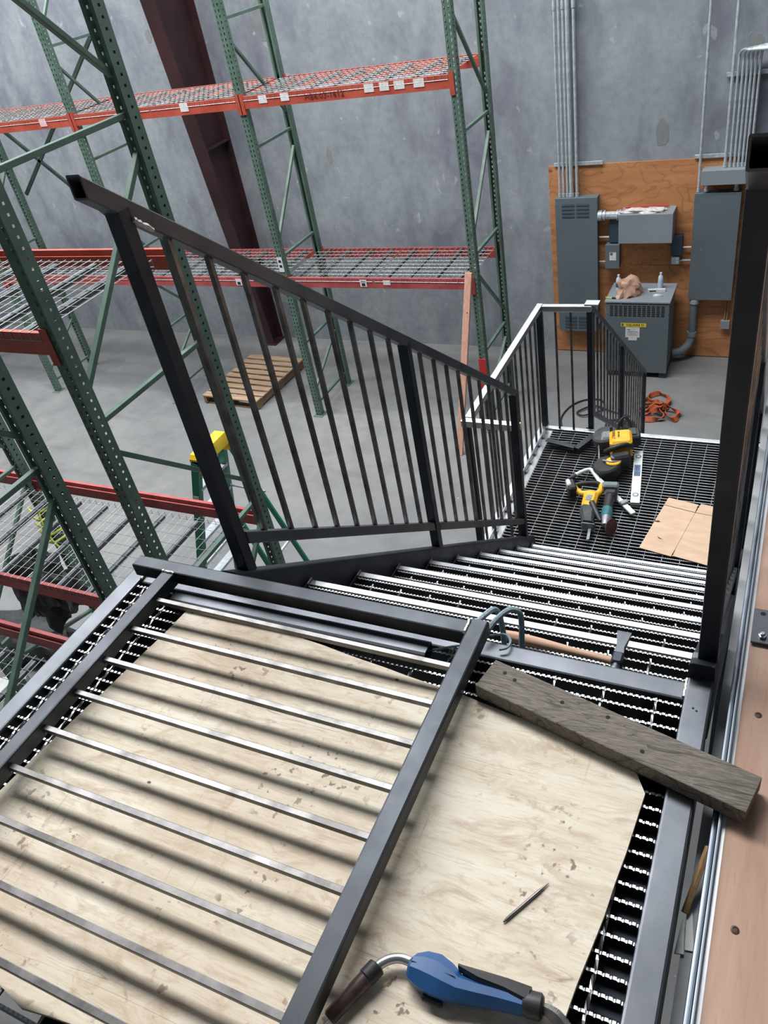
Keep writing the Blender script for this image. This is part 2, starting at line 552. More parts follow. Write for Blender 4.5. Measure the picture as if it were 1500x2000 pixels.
struct(MB().box((-10, 1.0, ZF - 0.1), (44, 24, 0.2)).build('floor', 'concrete_floor', smooth=0))
struct(MB().box((-10, YW + 0.1, 1.6), (44, 0.2, 11.06 + 0.2)).build('wall_far', 'concrete_wall', smooth=0))
struct(MB().box((-32.1, 1.0, 1.6), (0.2, 24, 11.26)).build('wall_left', 'concrete_wall', smooth=0))
struct(MB().box((-10, -11.1, 1.6), (44, 0.2, 11.26)).build('wall_back', 'concrete_wall', smooth=0))
struct(MB().box((12.1, 1.0, 1.6), (0.2, 24, 11.26)).build('wall_right', 'concrete_wall', smooth=0))

# assumed glowing window high in far wall, added unseen to brighten nosings and landing
_t = NT('assumed_daylight_pane')
_t.done((0.8, 0.85, 0.9, 1), 0.4)
_t.b.inputs['Emission Color'].default_value = (0.93, 0.97, 1.0, 1)
_t.b.inputs['Emission Strength'].default_value = 1.9
WX0, WX1, WZ0, WZ1 = -4.6, 1.6, 1.35, 6.4
w1 = struct(MB().box(((WX0 + WX1) / 2, YW - 0.03, WZ0 - 0.05), (WX1 - WX0 + 0.2, 0.06, 0.1)).box(((WX0 + WX1) / 2, YW - 0.03, WZ1 + 0.05), (WX1 - WX0 + 0.2, 0.06, 0.1)).box((WX0 - 0.05, YW - 0.03, (WZ0 + WZ1) / 2), (0.1, 0.06, WZ1 - WZ0)).box((WX1 + 0.05, YW - 0.03, (WZ0 + WZ1) / 2), (0.1, 0.06, WZ1 - WZ0)).build('assumed_window_1', 'panel_light', None, 0))
for i in range(4):
    for k in range(3):
        dx, dz = (WX1 - WX0) / 4, (WZ1 - WZ0) / 3
        MB().box((WX0 + dx * (i + 0.5), YW - 0.015, WZ0 + dz * (k + 0.5)), (dx - 0.05, 0.02, dz - 0.05)).build('pane', 'assumed_daylight_pane', w1, 0)

# repaired patches and tie holes in the far wall
wf = bpy.data.objects['wall_far']
for (x, z, w, h, s) in ((-5.78, -1.21, 0.09, 0.22, 1), (-8.18, 0.45, 0.10, 0.18, 2), (-6.36, 0.44, 0.34, 0.46, 3), (-1.50, -1.20, 0.16, 0.30, 4), (-0.62, -0.42, 0.16, 0.2, 5)):
    random.seed(s)
    poly = [(x + w / 2 * math.cos(a) * random.uniform(.8, 1.1), z + h / 2 * math.sin(a) * random.uniform(.8, 1.1)) for a in [2 * math.pi * k / 12 for k in range(12)]]
    m = Matrix(((1, 0, 0, 0), (0, 0, -1, YW), (0, 1, 0, 0), (0, 0, 0, 1)))
    MB().prism(poly, -0.002, 0.002, m).build('wall_patch', 'concrete_patch', wf, smooth=0)

# tapered steel building column against the far wall
t = thing('building_column', (-7.4, 9.7, ZF), 'dark maroon tapered steel building column against the concrete wall', 'column')


def yi(z):
    return 9.62 - (z - ZF) * 0.104


zt = 6.0
MB().loft([[(x, yi(z) + dy, z) for x, dy in ((-7.5, 0), (-7.29, 0), (-7.29, 0.02), (-7.5, 0.02))] for z in (ZF + 0.02, zt)]).build('inner_flange', 'column_maroon', t, 0)
MB().box((-7.395, YW - 0.012, (ZF + zt) / 2), (0.21, 0.02, zt - ZF - 0.04)).build('outer_flange', 'column_maroon', t, 0)
MB().loft([[(x, y, z) for x, y in ((-7.401, yi(z) + 0.02), (-7.389, yi(z) + 0.02), (-7.389, YW - 0.022), (-7.401, YW - 0.022))] for z in (ZF + 0.02, zt)]).build('web', 'column_maroon', t, 0)
MB().box((-7.395, 9.745, ZF + 0.011), (0.28, 0.30, 0.02)).build('base_plate', 'column_maroon', t, 0)
for z in (-0.9, 1.4):
    MB().box((-7.345, (yi(z) + YW) / 2, z), (0.085, YW - yi(z) - 0.05, 0.012)).build('stiffener', 'column_maroon', t, 0)

# mezzanine deck on the right: plywood sheets on a framed edge
mz = struct(MB().box((2.06, 2.6, -0.135), (4.0, 11.0, 0.24)).build('floor_mezzanine', 'dark_steel', smooth=0))
for i, (y0, y1) in enumerate(((-2.6, -0.22), (-0.215, 1.36), (1.365, 3.80), (3.805, 6.24), (6.245, 8.1))):
    MB().box((1.256, (y0 + y1) / 2, -0.005), (2.468, y1 - y0, 0.02)).build('plywood_sheet', 'plywood_pink', mz, 0)
for (x, y) in ((0.053, 0.665), (0.052, 1.088), (0.10, 0.36), (0.25, 0.80)):
    MB().lathe([(0.0065, 0), (0.0065, 0.0012), (0.004, 0.0016), (0.0035, 0.0006)], Matrix.Translation((x, y, 0.0049)), 12).build('screw', 'screw_dark', mz)
tr = struct(MB().bar((0.012, -2.6, -0.034), (0.012, 8.1, -0.034), 0.006, 0.10, r=0.002).build('trim_track', 'track_steel'))
MB().bar((0.0185, -2.6, 0.0020), (0.0185, 8.1, 0.0020), 0.010, 0.005, r=0.002).build('track_lip', 'strip_white', tr)
MB().bar((0.004, -2.6, -0.012), (0.004, 8.1, -0.012), 0.010, 0.018, r=0.004).build('track_roll', 'track_steel', tr)
# ledger channel under the mezzanine edge with its bottom flange as a ledge
lg = struct(MB().box((0.035, 2.6, -0.26), (0.03, 11.0, 0.36)).build('trim_ledger', 'ledger_grey', smooth=0))
MB().box((0.002, 2.6, -0.066), (0.040, 11.0, 0.012)).build('ledger_flange', 'ledger_grey', lg, 0)

# ------------------------------------------------------------------ gratings


def bearing_mesh(L, pitch=0.0112, depth=0.032, w=0.005):
    """One serrated bearing bar along +X from the origin, teeth up at z = 0."""
    n = max(2, int(L / pitch))
    prof = []
    for i in range(n):
        x = L * i / n
        p = L / n
        prof += [(x, -0.0024), (x + p * 0.20, 0.0), (x + p * 0.66, 0.0), (x + p * 0.86, -0.0028)]
    prof.append((L, -0.0022))
    mb = MB()
    k = len(prof)
    vs = [(x, s * w / 2, z) for s in (-1, 1) for x, z in prof] + [(x, s * w / 2, -depth) for s in (-1, 1) for x in (0, L)]
    fs = [(i, i + 1, k + i + 1, k + i) for i in range(k - 1)]
    b = 2 * k
    fs.append(tuple([b, b + 1] + list(range(k - 1, -1, -1))))
    fs.append(tuple([b + 3, b + 2] + list(range(k, 2 * k))))
    fs += [(b, 0, k, b + 2), (b + 1, b + 3, 2 * k - 1, k - 1), (b, b + 2, b + 3, b + 1)]
    mb.add(vs, fs)
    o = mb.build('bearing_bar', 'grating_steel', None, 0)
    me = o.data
    me.materials.append(MT['grating_side'])      # dark scale sides, worn bright tops; contrast also stands in for shaded gaps
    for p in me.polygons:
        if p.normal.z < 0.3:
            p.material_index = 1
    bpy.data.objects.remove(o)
    return me


def cross_mesh(L, r=0.0034):
    """One twisted cross rod along +Y from the origin."""
    n = max(3, int(L / 0.015))
    rings = []
    for i in range(n + 1):
        a0 = i * 0.55
        rings.append([(r * math.cos(a0 + k * math.pi / 2), L * i / n, r * math.sin(a0 + k * math.pi / 2)) for k in range(4)])
    o = MB().loft(rings).build('cross_bar', 'cross_steel', None, 0)
    me = o.data
    bpy.data.objects.remove(o)
    return me


def grating(parent, x0, x1, y0, y1, z, xbars, bmesh_, cmesh_, y_first=None):
    y = y_first if y_first is not None else y0 + 0.012
    while y < y1 - 0.004:
        inst('bearing_bar', bmesh_, parent, (x0, y, z))
        y += 0.030
    for x in xbars:
        inst('cross_bar', cmesh_, parent, (x, y0, z - 0.0042))


# ------------------------------------------------------------------ upper platform
pf = thing('upper_platform', (-0.8, 0.3, -0.2), 'upper steel platform of black tube frame with serrated bar grating in the foreground', 'platform')
MB().bar((-1.505, -0.55, -0.018), (-1.505, 1.14, -0.018), 0.050, 0.050, r=0.005).build('frame_tube', 'mill_steel', pf)
MB().bar((-0.057, -0.55, -0.013), (-0.057, 1.21, -0.013), 0.050, 0.050, r=0.005).build('frame_tube', 'mill_steel', pf)
MB().bar((-1.48, 1.114, -0.025), (-0.083, 1.114, -0.025), 0.048, 0.050, r=0.005).build('frame_tube', 'mill_steel', pf)
MB().bar((-1.53, -0.575, -0.02), (-0.033, -0.575, -0.02), 0.050, 0.050, r=0.005).build('frame_tube', 'mill_steel', pf)
MB().box((-0.100, 0.30, -0.16), (0.13, 1.66, 0.22)).build('gap_blocker', 'dark_steel', pf, 0)  # added dark box below the grating so its gaps look black
MB().box((-1.505, 0.30, -0.20), (0.05, 1.66, 0.30)).build('gap_blocker', 'dark_steel', pf, 0)  # added box that blocks the view down through the left gap
MB().box((-0.80, 1.116, -0.15), (1.34, 0.05, 0.21)).build('gap_blocker', 'dark_steel', pf, 0)
for jx in (-0.52, -0.95):
    MB().box((jx, 0.28, -0.11), (0.05, 1.6, 0.13)).build('joist', 'dark_steel', pf, 0)
MB().bar((-0.215, -0.5, -0.05), (-0.215, 1.05, -0.05), 0.02, 0.03, r=0.003).build('joist', 'dark_steel', pf)
bm_p, cm_p = bearing_mesh(1.396), cross_mesh(1.63)
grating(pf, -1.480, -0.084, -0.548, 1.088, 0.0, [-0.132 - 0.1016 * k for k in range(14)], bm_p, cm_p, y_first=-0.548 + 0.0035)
# weld seam and heat tint where tubes meet
random.seed(3)


def weld(parent, p0, p1, r=0.004, n=9):
    p0, p1 = V(p0), V(p1)
    pts = [p0.lerp(p1, i / n) + V((random.uniform(-1, 1), random.uniform(-1, 1), random.uniform(-1, 1))) * r * 0.25 for i in range(n + 1)]
    return MB().tube(pts, [r * random.uniform(0.7, 1.15) for _ in pts], 6).build('weld_bead', 'weld', parent)


weld(pf, (-0.083, 1.092, 0.006), (-0.083, 1.140, 0.006), 0.0035)
weld(pf, (-0.080, 1.165, 0.012), (-0.034, 1.165, 0.012), 0.005)
weld(pf, (-1.480, 1.095, 0.006), (-1.480, 1.138, 0.006), 0.0035)
for (x, y) in ((-0.062, 1.065), (-0.055, 1.06)):
    MB().lathe([(0.0022, 0), (0.0022, 0.0008)], Matrix.Translation((x, y, 0.0118)), 10).build('drill_hole', 'black_void', pf)
for (dx, dy) in ((-1.505, 0.5), (-1.505, -0.5), (-0.057, -0.5)):
    MB().bar((dx, dy, ZF), (dx, dy, -0.045), 0.05, 0.05, up=(0, 1, 0), r=0.006).build('support_post', 'dark_steel', pf)

# ------------------------------------------------------------------ stair flights
SL = 0.769


def zn(y):           # nosing line of the upper flight
    return -0.015 - SL * (y - 1.157)


ZL = -1.975          # landing grating top


def zn2(y):          # nosing line of the lower flight
    return ZL - SL * (y - 5.0)


bm_t, cm_t = bearing_mesh(1.072), cross_mesh(0.20)


def tread(parent, yk, zk):
    t = MB().bar((-1.165, yk - 0.012, zk - 0.0025), (-0.093, yk - 0.012, zk - 0.0025), 0.021, 0.005, r=0.0015).box((-0.629, yk - 0.003, zk - 0.018), (1.072, 0.004, 0.03)).build('tread_nosing', 'bright_steel', parent)
    y = yk - 0.030
    while y > yk - 0.255:
        inst('bearing_bar', bm_t, t, (-1.165, y, zk - 0.001))
        y -= 0.030
    for k in range(10):
        inst('cross_bar', cm_t, t, (-1.10 + 0.1016 * k, yk - 0.245, zk - 0.0045))
    for x in (-1.168, -0.090):
        MB().box((x, yk - 0.13, zk - 0.018), (0.005, 0.25, 0.05)).build('end_plate', 'dark_steel', t, 0)
    MB().bar((-1.166, yk - 0.002, zk + 0.004), (-1.166, yk - 0.030, zk + 0.004), 0.005, 0.012, r=0.002).build('end_tab', 'picket_steel', t)


sf = thing('stair_flight', (-0.63, 2.3, -1.0), 'upper flight of steel stairs with bright nosings descending to the landing', 'stairs')
for x, nm in ((-1.2, 'left'), (-0.058, 'right')):
    o = MB().bar((x, 1.142, zn(1.142) - 0.06), (x, 3.53, zn(3.53) - 0.06), 0.05, 0.185, r=0.008, plumb=True).build('stringer', 'dark_steel', sf)
for k in range(1, 10):
    tread(sf, 1.157 + 0.2555 * k, -0.015 - 0.1965 * k)

lf = thing('stair_flight', (-0.63, 6.2, ZF), 'lower flight of steel stairs below the landing, mostly hidden behind its far edge', 'stairs')
for x in (-1.2, -0.058):
    MB().bar((x, 5.03, zn2(5.03) - 0.09), (x, 7.44, zn2(7.44) - 0.06), 0.05, 0.185, r=0.008, plumb=True).build('stringer', 'dark_steel', lf)
for k in range(1, 10):
    tread(lf, 5.0 + 0.2555 * k, ZL - 0.1965 * k)

# ------------------------------------------------------------------ landing
ld = thing('stair_landing', (-0.8, 4.2, ZL - 0.2), 'lower steel landing with bar grating and highlight-coloured edges', 'platform')
MB().bar((-1.525, 3.46, ZL + 0.015), (-1.525, 5.02, ZL + 0.015), 0.05, 0.05, r=0.006).build('edge_tube', 'bright_steel', ld)  # brighter steel puts the daylight glare into the edge colour
MB().bar((-1.477, 3.47, ZL - 0.003), (-1.477, 4.95, ZL - 0.003), 0.046, 0.006, r=0.002).build('edge_angle', 'bright_steel', ld)
MB().bar((-1.50, 4.985, ZL - 0.012), (-0.033, 4.985, ZL - 0.012), 0.045, 0.045, r=0.005).build('edge_tube', 'bright_steel', ld)
MB().bar((-0.058, 3.46, ZL - 0.012), (-0.058, 4.962, ZL - 0.012), 0.05, 0.05, r=0.005).build('edge_tube', 'mill_steel', ld)
MB().bar((-1.50, 3.44, ZL - 0.02), (-0.083, 3.44, ZL - 0.02), 0.04, 0.05, r=0.005).build('edge_tube', 'mill_steel', ld)
bm_l, cm_l = bearing_mesh(1.369), cross_mesh(1.495)
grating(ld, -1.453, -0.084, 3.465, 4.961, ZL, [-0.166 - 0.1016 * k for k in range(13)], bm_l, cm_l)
for (x, y) in ((-1.525, 3.5), (-1.525, 4.98), (-0.058, 4.98), (-0.058, 3.5)):
    MB().bar((x, y, ZF), (x, y, ZL - 0.03), 0.05, 0.05, up=(0, 1, 0), r=0.006).build('support_post', 'dark_steel', ld)
for y in [3.62 + 0.112 * k for k in range(12)]:
    MB().box((-1.493, y, ZL + 0.006), (0.014, 0.03, 0.012), None, 0.003).build('clip', 'bright_steel', ld)

# ------------------------------------------------------------------ railings


def stair_railing(name, label, x, ys, f, rail_up, y_start, y_end, pickets=9, post_low=0.05, end_low=None, foot_plate=None):
    t = thing(name, (x, (ys[0] + ys[-1]) / 2, f(ys[-1])), label, 'railing')
    MB().bar((x, y_start, f(y_start) + rail_up), (x, y_end, f(y_end) + rail_up), 0.036, 0.0362, r=0.0035, open0=0.10, open1=0.05, plumb=True).build('top_rail', 'mill_steel', t)
    for a, b in zip(ys[:-1], ys[1:]):
        MB().bar((x, a + 0.025, f(a + 0.025) + 0.168), (x, b - 0.025, f(b - 0.025) + 0.168), 0.032, 0.032, r=0.003, plumb=True).build('bottom_rail', 'mill_steel', t)
        for k in range(1, pickets + 1):
            y = a + (b - a) * k / (pickets + 1)
            MB().bar((x, y, f(y) + 0.18), (x, y, f(y) + rail_up - 0.016), 0.0135, 0.0135, up=(0, 1, 0), r=0.0015).build('picket', 'picket_steel', t)
    for i, y in enumerate(ys):
        low = post_low if not (end_low is not None and i == len(ys) - 1) else end_low
        MB().bar((x, y, f(y) + low), (x, y, f(y) + rail_up - 0.008), 0.037, 0.037, up=(0, 1, 0), r=0.003).build('post', 'dark_steel', t)
    return t


sl = stair_railing('stair_railing', 'black steel stair railing with open tube end on the left of the upper stairs', -1.202, [1.209, 2.316, 3.42], zn, 1.0145, 1.133, 3.455)
weld(sl, (-1.182, 1.222, zn(1.222) + 0.992), (-1.182, 1.268, zn(1.268) + 0.990), 0.0060, 10)
srr = stair_railing('stair_railing', 'near-black steel stair railing seen end-on beside the plywood mezzanine edge', -0.052, [1.209, 2.316, 3.42], zn, 1.0145, 1.14, 3.455, post_low=0.045)
MB().box((-0.052, 1.27, -0.035), (0.04, 0.08, 0.02)).build('base_gusset', 'dark_steel', srr, 0)

lr = stair_railing('stair_railing', 'farthest black stair railing descending from the landing toward the transformer', -1.19, [5.05, 6.17, 7.32], zn2, 0.995, 5.045, 7.345, post_low=0.0, end_low=-0.10)

# landing guard: return piece, left side, far side
lg2 = thing('landing_railing', (-1.51, 4.2, ZL), 'black steel guard railing with highlight-coloured top rail around the left side of the landing', 'railing')
zt_ = -1.0
P = [(-1.205, 3.5), (-1.512, 3.5), (-1.512, 4.965), (-1.19, 4.995)]
MB().bar((P[0][0], P[0][1], zt_), (P[1][0] - 0.025, P[1][1], zt_), 0.041, 0.041, r=0.004).build('top_rail', 'bright_steel', lg2)  # same steel as the posts; lighter material stands in for its highlight
MB().bar((P[1][0], P[1][1] + 0.025, zt_), (P[2][0], P[2][1] + 0.025, zt_), 0.041, 0.041, r=0.004).build('top_rail', 'bright_steel', lg2)
MB().bar((P[2][0] + 0.025, P[2][1], zt_), (P[3][0] + 0.03, P[2][1] + 0.015, zt_), 0.041, 0.041, r=0.004).build('top_rail', 'bright_steel', lg2)
for (x, y) in ((-1.512, 3.5), (-1.512, 4.965)):
    MB().bar((x, y, ZL + 0.04), (x, y, zt_ - 0.02), 0.041, 0.041, up=(0, 1, 0), r=0.004).build('post', 'dark_steel', lg2)
for k in range(1, 13):
    y = 3.5 + 1.465 * k / 13
    MB().bar((-1.515, y, ZL + 0.038), (-1.515, y, zt_ - 0.02), 0.0135, 0.0135, up=(0, 1, 0), r=0.0015).build('picket', 'picket_steel', lg2)
for x in (-1.405, -1.30):
    MB().bar((x, 4.975, ZL + 0.01), (x, 4.975, zt_ - 0.02), 0.0135, 0.0135, up=(0, 1, 0), r=0.0015).build('picket', 'picket_steel', lg2)
for x in (-1.305, -1.41):
    MB().bar((x, 3.5, ZL - 0.02), (x, 3.5, zt_ - 0.02), 0.0135, 0.0135, up=(0, 1, 0), r=0.0015).build('picket', 'picket_steel', lg2)
MB().bar((-1.24, 3.5, ZL - 0.02), (-1.24, 3.5, zt_ - 0.02), 0.041, 0.041, up=(0, 1, 0), r=0.004).build('post', 'dark_steel', lg2)
MB().box((-1.16, 5.0, -0.975), (0.09, 0.07, 0.012)).build('saddle_plate', 'bright_steel', lg2, 0)

# ------------------------------------------------------------------ pallet racks
PITCH = 0.0508
CW, CD = 0.080, 0.085


def column_mesh(h=6.1):
    """Slotted rack column: origin at the base, keyhole face toward -Y, open back toward +Y."""
    mb = MB()
    n = int(h / PITCH)

    def cell(a, b, z, hole):
        # a, b: functions (u in 0..1) -> (x, y); hole: four (u, w) points
        z0, z1 = z, z + PITCH
        pt = lambda u, w: (a[0] + (b[0] - a[0]) * u, a[1] + (b[1] - a[1]) * u, z0 + (z1 - z0) * w)
        vs = [pt(0, 0), pt(1, 0), pt(1, 1), pt(0, 1)] + [pt(u, w) for u, w in hole]
        mb.add(vs, [(0, 1, 5, 4), (1, 2, 6, 5), (2, 3, 7, 6), (3, 0, 4, 7)])

    key = [(0.42, 0.22), (0.58, 0.22), (0.70, 0.72), (0.30, 0.72)]
    sq = [(0.40, 0.38), (0.60, 0.38), (0.60, 0.66), (0.40, 0.66)]
    x, d = CW / 2, CD
    for i in range(n):
        z = i * PITCH
        cell((-x, 0), (0, 0), z, key)
        cell((0, 0), (x, 0), z, key)
        cell((x, 0), (x, d), z, sq)
        cell((-x, d), (-x, 0), z, sq)
    H = n * PITCH
    for s in (-1, 1):
        mb.add([(s * x, d, 0), (s * x, d, H), (s * (x - 0.022), d, H), (s * (x - 0.022), d, 0), (s * (x - 0.022), d - 0.016, H), (s * (x - 0.022), d - 0.016, 0)],
               [(0, 1, 2, 3), (3, 2, 4, 5)])
    mb.box((0, d / 2, 0.004), (0.13, 0.16, 0.008))
    o = mb.build('column', 'rack_green', None, 0)
    me = o.data
    bpy.data.objects.remove(o)
    return me


COLM = column_mesh()


def beam(parent, x0, x1, y, ztop, front, m, h=0.12):
    """Step beam along X; front = -1 faces the camera side, +1 faces away."""
    mb = MB()
    prof = [(0, 0), (0, -h), (0.042, -h), (0.042, -0.035), (0.026, -0.035), (0.026, 0)]
    prof = [(y + (a if front < 0 else -a), ztop + b) for a, b in prof]
    if front > 0:
        prof = prof[::-1]
    mb.loft([[(xx, a, b) for a, b in prof] for xx in (x0, x1)][::-1])
    b = mb.build('beam', m, parent, 0)
    for xx, s in ((x0, -1), (x1, 1)):
        pl = MB()
        pl.box((xx + s * 0.02, y + front * 0.003, ztop - 0.075), (0.05, 0.006, 0.20))
        pl.box((xx - s * 0.003, y - front * 0.018, ztop - 0.075), (0.006, 0.042, 0.20))
        pl.build('beam_connector', m, b, 0)
    return b


def brace(parent, x, a, b, m='rack_green'):
    MB().bar((x, a[0], a[1]), (x, b[0], b[1]), 0.034, 0.030, up=(0, 0.4, 1), r=0.003).build('brace', m, parent)


def rack_frame(parent, x, y0, y1, hz, phase, m='rack_green'):
    """Upright frame: near column front at y0, far column front at y1, horizontals at hz, zigzag diagonals."""
    inst('column', COLM, parent, (x, y0, ZF))
    inst('column', COLM, parent, (x, y1, ZF), math.pi)
    a, b = y0 + CD - 0.01, y1 - CD + 0.01
    for z in hz:
        brace(parent, x, (a, z), (b, z), m)
    for i, (zu, zl) in enumerate(zip(hz[:-1], hz[1:])):
        if (i + phase) % 2 == 0:
            brace(parent, x, (a, zu - 0.19), (b, zl + 0.19), m)
        else:
            brace(parent, x, (b, zu - 0.19), (a, zl + 0.19), m)


DW, DD = 1.155, 0.915


def deck_meshes():
    mb = MB()
    r = 0.0022
    ny = 18
    for i in range(ny):
        x = 0.006 + (DW - 0.012) * i / (ny - 1)
        pts = [(x, -0.004, -0.045), (x, -0.004, 0.003), (x, DD + 0.004, 0.003), (x, DD + 0.004, -0.045)]
        mb.tube(pts, r, 4)
    for k in range(10):
        y = 0.012 + (DD - 0.024) * k / 9
        mb.tube([(0, y, -0.001), (DW, y, -0.001)], r, 4)
    for y, z in ((-0.004, -0.040), (DD + 0.004, -0.040)):
        mb.tube([(0, y, z), (DW, y, z)], r, 4)
    o = mb.build('wire_mesh', 'wire_zinc', None, 0)
    a = o.data
    bpy.data.objects.remove(o)
    o = MB().box((0, DD / 2, -0.020), (0.035, DD - 0.06, 0.030)).build('support_channel', 'channel_zinc', None, 0)
    b = o.data
    bpy.data.objects.remove(o)
    return a, b


DECKM, DCHM = deck_meshes()
ORD = ['first', 'second', 'third', 'fourth', 'fifth']


def deck(x, y, z, label, group):
    t = thing('wire_deck', (x, y, z - 0.03), label, 'wire deck', group)
    w = inst('wire_mesh', DECKM, t, (x, y, z))
    w['kind'] = 'stuff'
    for k in (0.14, 0.42, 0.74, 1.02):
        inst('support_channel', DCHM, t, (x + k, y, z))
    return t


def rack(name, label, xs, y0, y1, hz, phase, levels, rowname, m='rack_orange'):
    t = thing(name, (xs[0], (y0 + y1) / 2, ZF), label, 'pallet rack')
    for i, x in enumerate(xs):
        rack_frame(t, x, y0, y1, hz, phase)
    for lname, zt, nb in levels:
        for i in range(nb):
            xr, xl = xs[i] - CW / 2, xs[i + 1] + CW / 2
            mm = 'rack_crimson' if lname == 'middle' else m
            bf = beam(t, xl, xr, y0 - 0.004, zt, -1, mm)
            beam(t, xl, xr, y1 + 0.004, zt, 1, mm)
            for h, hn in ((0, 'right half'), (1, 'left half')):
                xx = xr - 0.012 - DW - h * (DW + 0.02)
                deck(xx, y0 - 0.002, zt - 0.001, f'wire deck, {lname} shelf of {rowname}, {ORD[i]} bay from right, {hn}', f'wire decks on the {lname} shelf of the {rowname}')
            BEAMS[(rowname, lname, i)] = bf
    return t


BEAMS = {}
FX = [-3.05, -5.46, -7.88, -10.32, -12.75]
NX = [-3.24, -5.66, -8.08]
rf = rack('pallet_rack', 'green and orange pallet rack standing along the concrete wall', FX, 7.74, 8.66, [1.92, 0.69, -0.54, -1.76, -2.90, -3.75], 1,
          [('upper', -0.012, 4), ('middle', -1.990, 4)], 'wall rack')
rn = rack('pallet_rack', 'large green pallet rack behind the stair railing on the left, middle row', NX, 2.525, 3.625, [1.95, 0.69, -0.605, -1.865, -3.1, -3.75], 0,
          [('upper', -0.045, 2), ('middle', -2.005, 2)], 'aisle rack')
rp = rack('pallet_rack', 'green pallet rack nearest the platform at the left edge, partly cut off', NX, 1.10, 2.205, [1.95, 0.69, -0.585, -1.865, -3.1, -3.75], 1,
          [('middle', -2.08, 2)], 'platform-side rack')

# stickers, marker writing and guards on the wall rack
def beam_sticker(parent, x, y, z, w, h, m='paper_white', skew=0.0):
    return quad('sticker', m, parent, [(x - w / 2, y, z - h / 2), (x + w / 2, y, z - h / 2 + skew), (x + w / 2, y, z + h / 2 + skew), (x - w / 2, y, z + h / 2)])


YS = 7.734
b0, b1, b2 = BEAMS[('wall rack', 'upper', 0)], BEAMS[('wall rack', 'upper', 1)], BEAMS[('wall rack', 'upper', 2)]
for x, w in ((-3.93, .105), (-3.765, .10), (-3.605, .11), (-3.40, .11), (-4.90, .10), (-5.17, .10)):
    beam_sticker(b0, x, YS, -0.055, w, 0.075)
beam_sticker(b1, -6.20, YS, -0.055, 0.11, 0.085)
beam_sticker(b1, -7.15, YS, -0.06, 0.08, 0.03, 'label_pink')
beam_sticker(b2, -8.35, YS, -0.06, 0.11, 0.085, 'label_pink')
text('marker_writing', 'HB6:03-1612', 0.075, 'marker_brown', b0, frame_mat((-4.44, YS - 0.0012, -0.078), (1, 0, 0.0), (0, 0, 1)), 1.15)
m0 = BEAMS[('wall rack', 'middle', 0)]
s = beam_sticker(m0, -4.40, YS, -2.05, 0.085, 0.085)
MB().box((-4.40, YS - 0.002, -2.065), (0.045, 0.0008, 0.035)).build('printed_code', 'ink_black', s, 0)
MB().box((-4.40, YS - 0.002, -2.03), (0.06, 0.0008, 0.008)).build('printed_line', 'ink_grey', s, 0)
beam_sticker(m0, -4.10, YS, -2.04, 0.09, 0.055, 'paper_white')
m1 = BEAMS[('wall rack', 'middle', 1)]
s = beam_sticker(m1, -6.14, YS, -2.05, 0.085, 0.085)
MB().box((-6.14, YS - 0.002, -2.065), (0.045, 0.0008, 0.035)).build('printed_code', 'ink_black', s, 0)
# tag on the middle column front
s = quad('column_tag', 'paper_white', rf, [(-5.50, 7.737, -1.92), (-5.43, 7.737, -1.92), (-5.43, 7.737, -1.74), (-5.50, 7.737, -1.74)])
for zz in (-1.79, -1.85):
    MB().box((-5.465, 7.735, zz), (0.035, 0.0008, 0.03)).build('printed_code', 'ink_black', s, 0)
# sway braces across the back of the wall rack
for a_, b_ in (((-7.95, 0.74), (-10.27, -1.15)), ((-10.25, -0.24), (-7.95, -2.32))):
    MB().bar((a_[0], 8.70, a_[1]), (b_[0], 8.70, b_[1]), 0.03, 0.05, r=0.003).build('sway_brace', 'rack_green_dark', rf)
# red guard on the right front column
MB().box((-3.05, 7.725, -3.20), (0.088, 0.012, 0.52)).build('column_guard', 'guard_red', rf, 0)

# ------------------------------------------------------------------ loose railing panel and sheets on the platform
pn = thing('railing_panel', (-0.92, 0.5, 0.03), 'unfinished black steel railing panel lying flat across the plywood', 'railing panel')
ZP = 0.063
MB().bar((-1.458, 1.094, ZP), (-0.530, 1.094, ZP), 0.040, 0.039, r=0.004, open0=0.03).build('end_post', 'panel_steel', pn)
MB().bar((-0.509, 1.120, ZP), (-0.509, -0.25, ZP), 0.040, 0.039, r=0.004).build('side_rail', 'panel_steel', pn)
MB().bar((-1.337, 1.073, ZP), (-1.337, -0.25, ZP), 0.038, 0.039, r=0.004).build('side_rail', 'panel_steel', pn)
for k in range(12):
    y = 0.9935 - 0.1007 * k
    MB().bar((-1.318, y, ZP - 0.002), (-0.529, y, ZP - 0.002), 0.0128, 0.0128, r=0.0012).build('picket', 'picket_steel', pn)
    MB().tube([(-0.531, y - 0.007, ZP - 0.006), (-0.531, y, ZP - 0.010), (-0.531, y + 0.007, ZP - 0.006)], 0.0035, 6).build('weld_bead', 'weld', pn)
    MB().tube([(-1.317, y - 0.007, ZP - 0.006), (-1.317, y, ZP - 0.010), (-1.317, y + 0.007, ZP - 0.006)], 0.0035, 6).build('weld_bead', 'weld', pn)
weld(pn, (-0.530, 1.076, ZP + 0.020), (-0.530, 1.112, ZP + 0.020), 0.0045)
weld(pn, (-1.355, 1.073, ZP + 0.020), (-1.320, 1.073, ZP + 0.020), 0.0045)

o = MB().bar((-1.32, 1.045, 0.018), (-0.612, 1.052, 0.018), 0.046, 0.034, r=0.008, open1=0.03).build('scrap_tube', 'mill_steel')
tag(o, 'loose dark steel tube offcut under the far end of the railing panel', 'steel tube')
o = MB().bar((-1.40, -0.17, 0.0235), (-0.45, -0.17, 0.0235), 0.04, 0.022, r=0.003).build('added_spacer_bar', 'mill_steel')  # unseen support, added to carry the near end of the panel
tag(o, 'added flat steel spacer bar under the near end of the railing panel', 'steel bar')


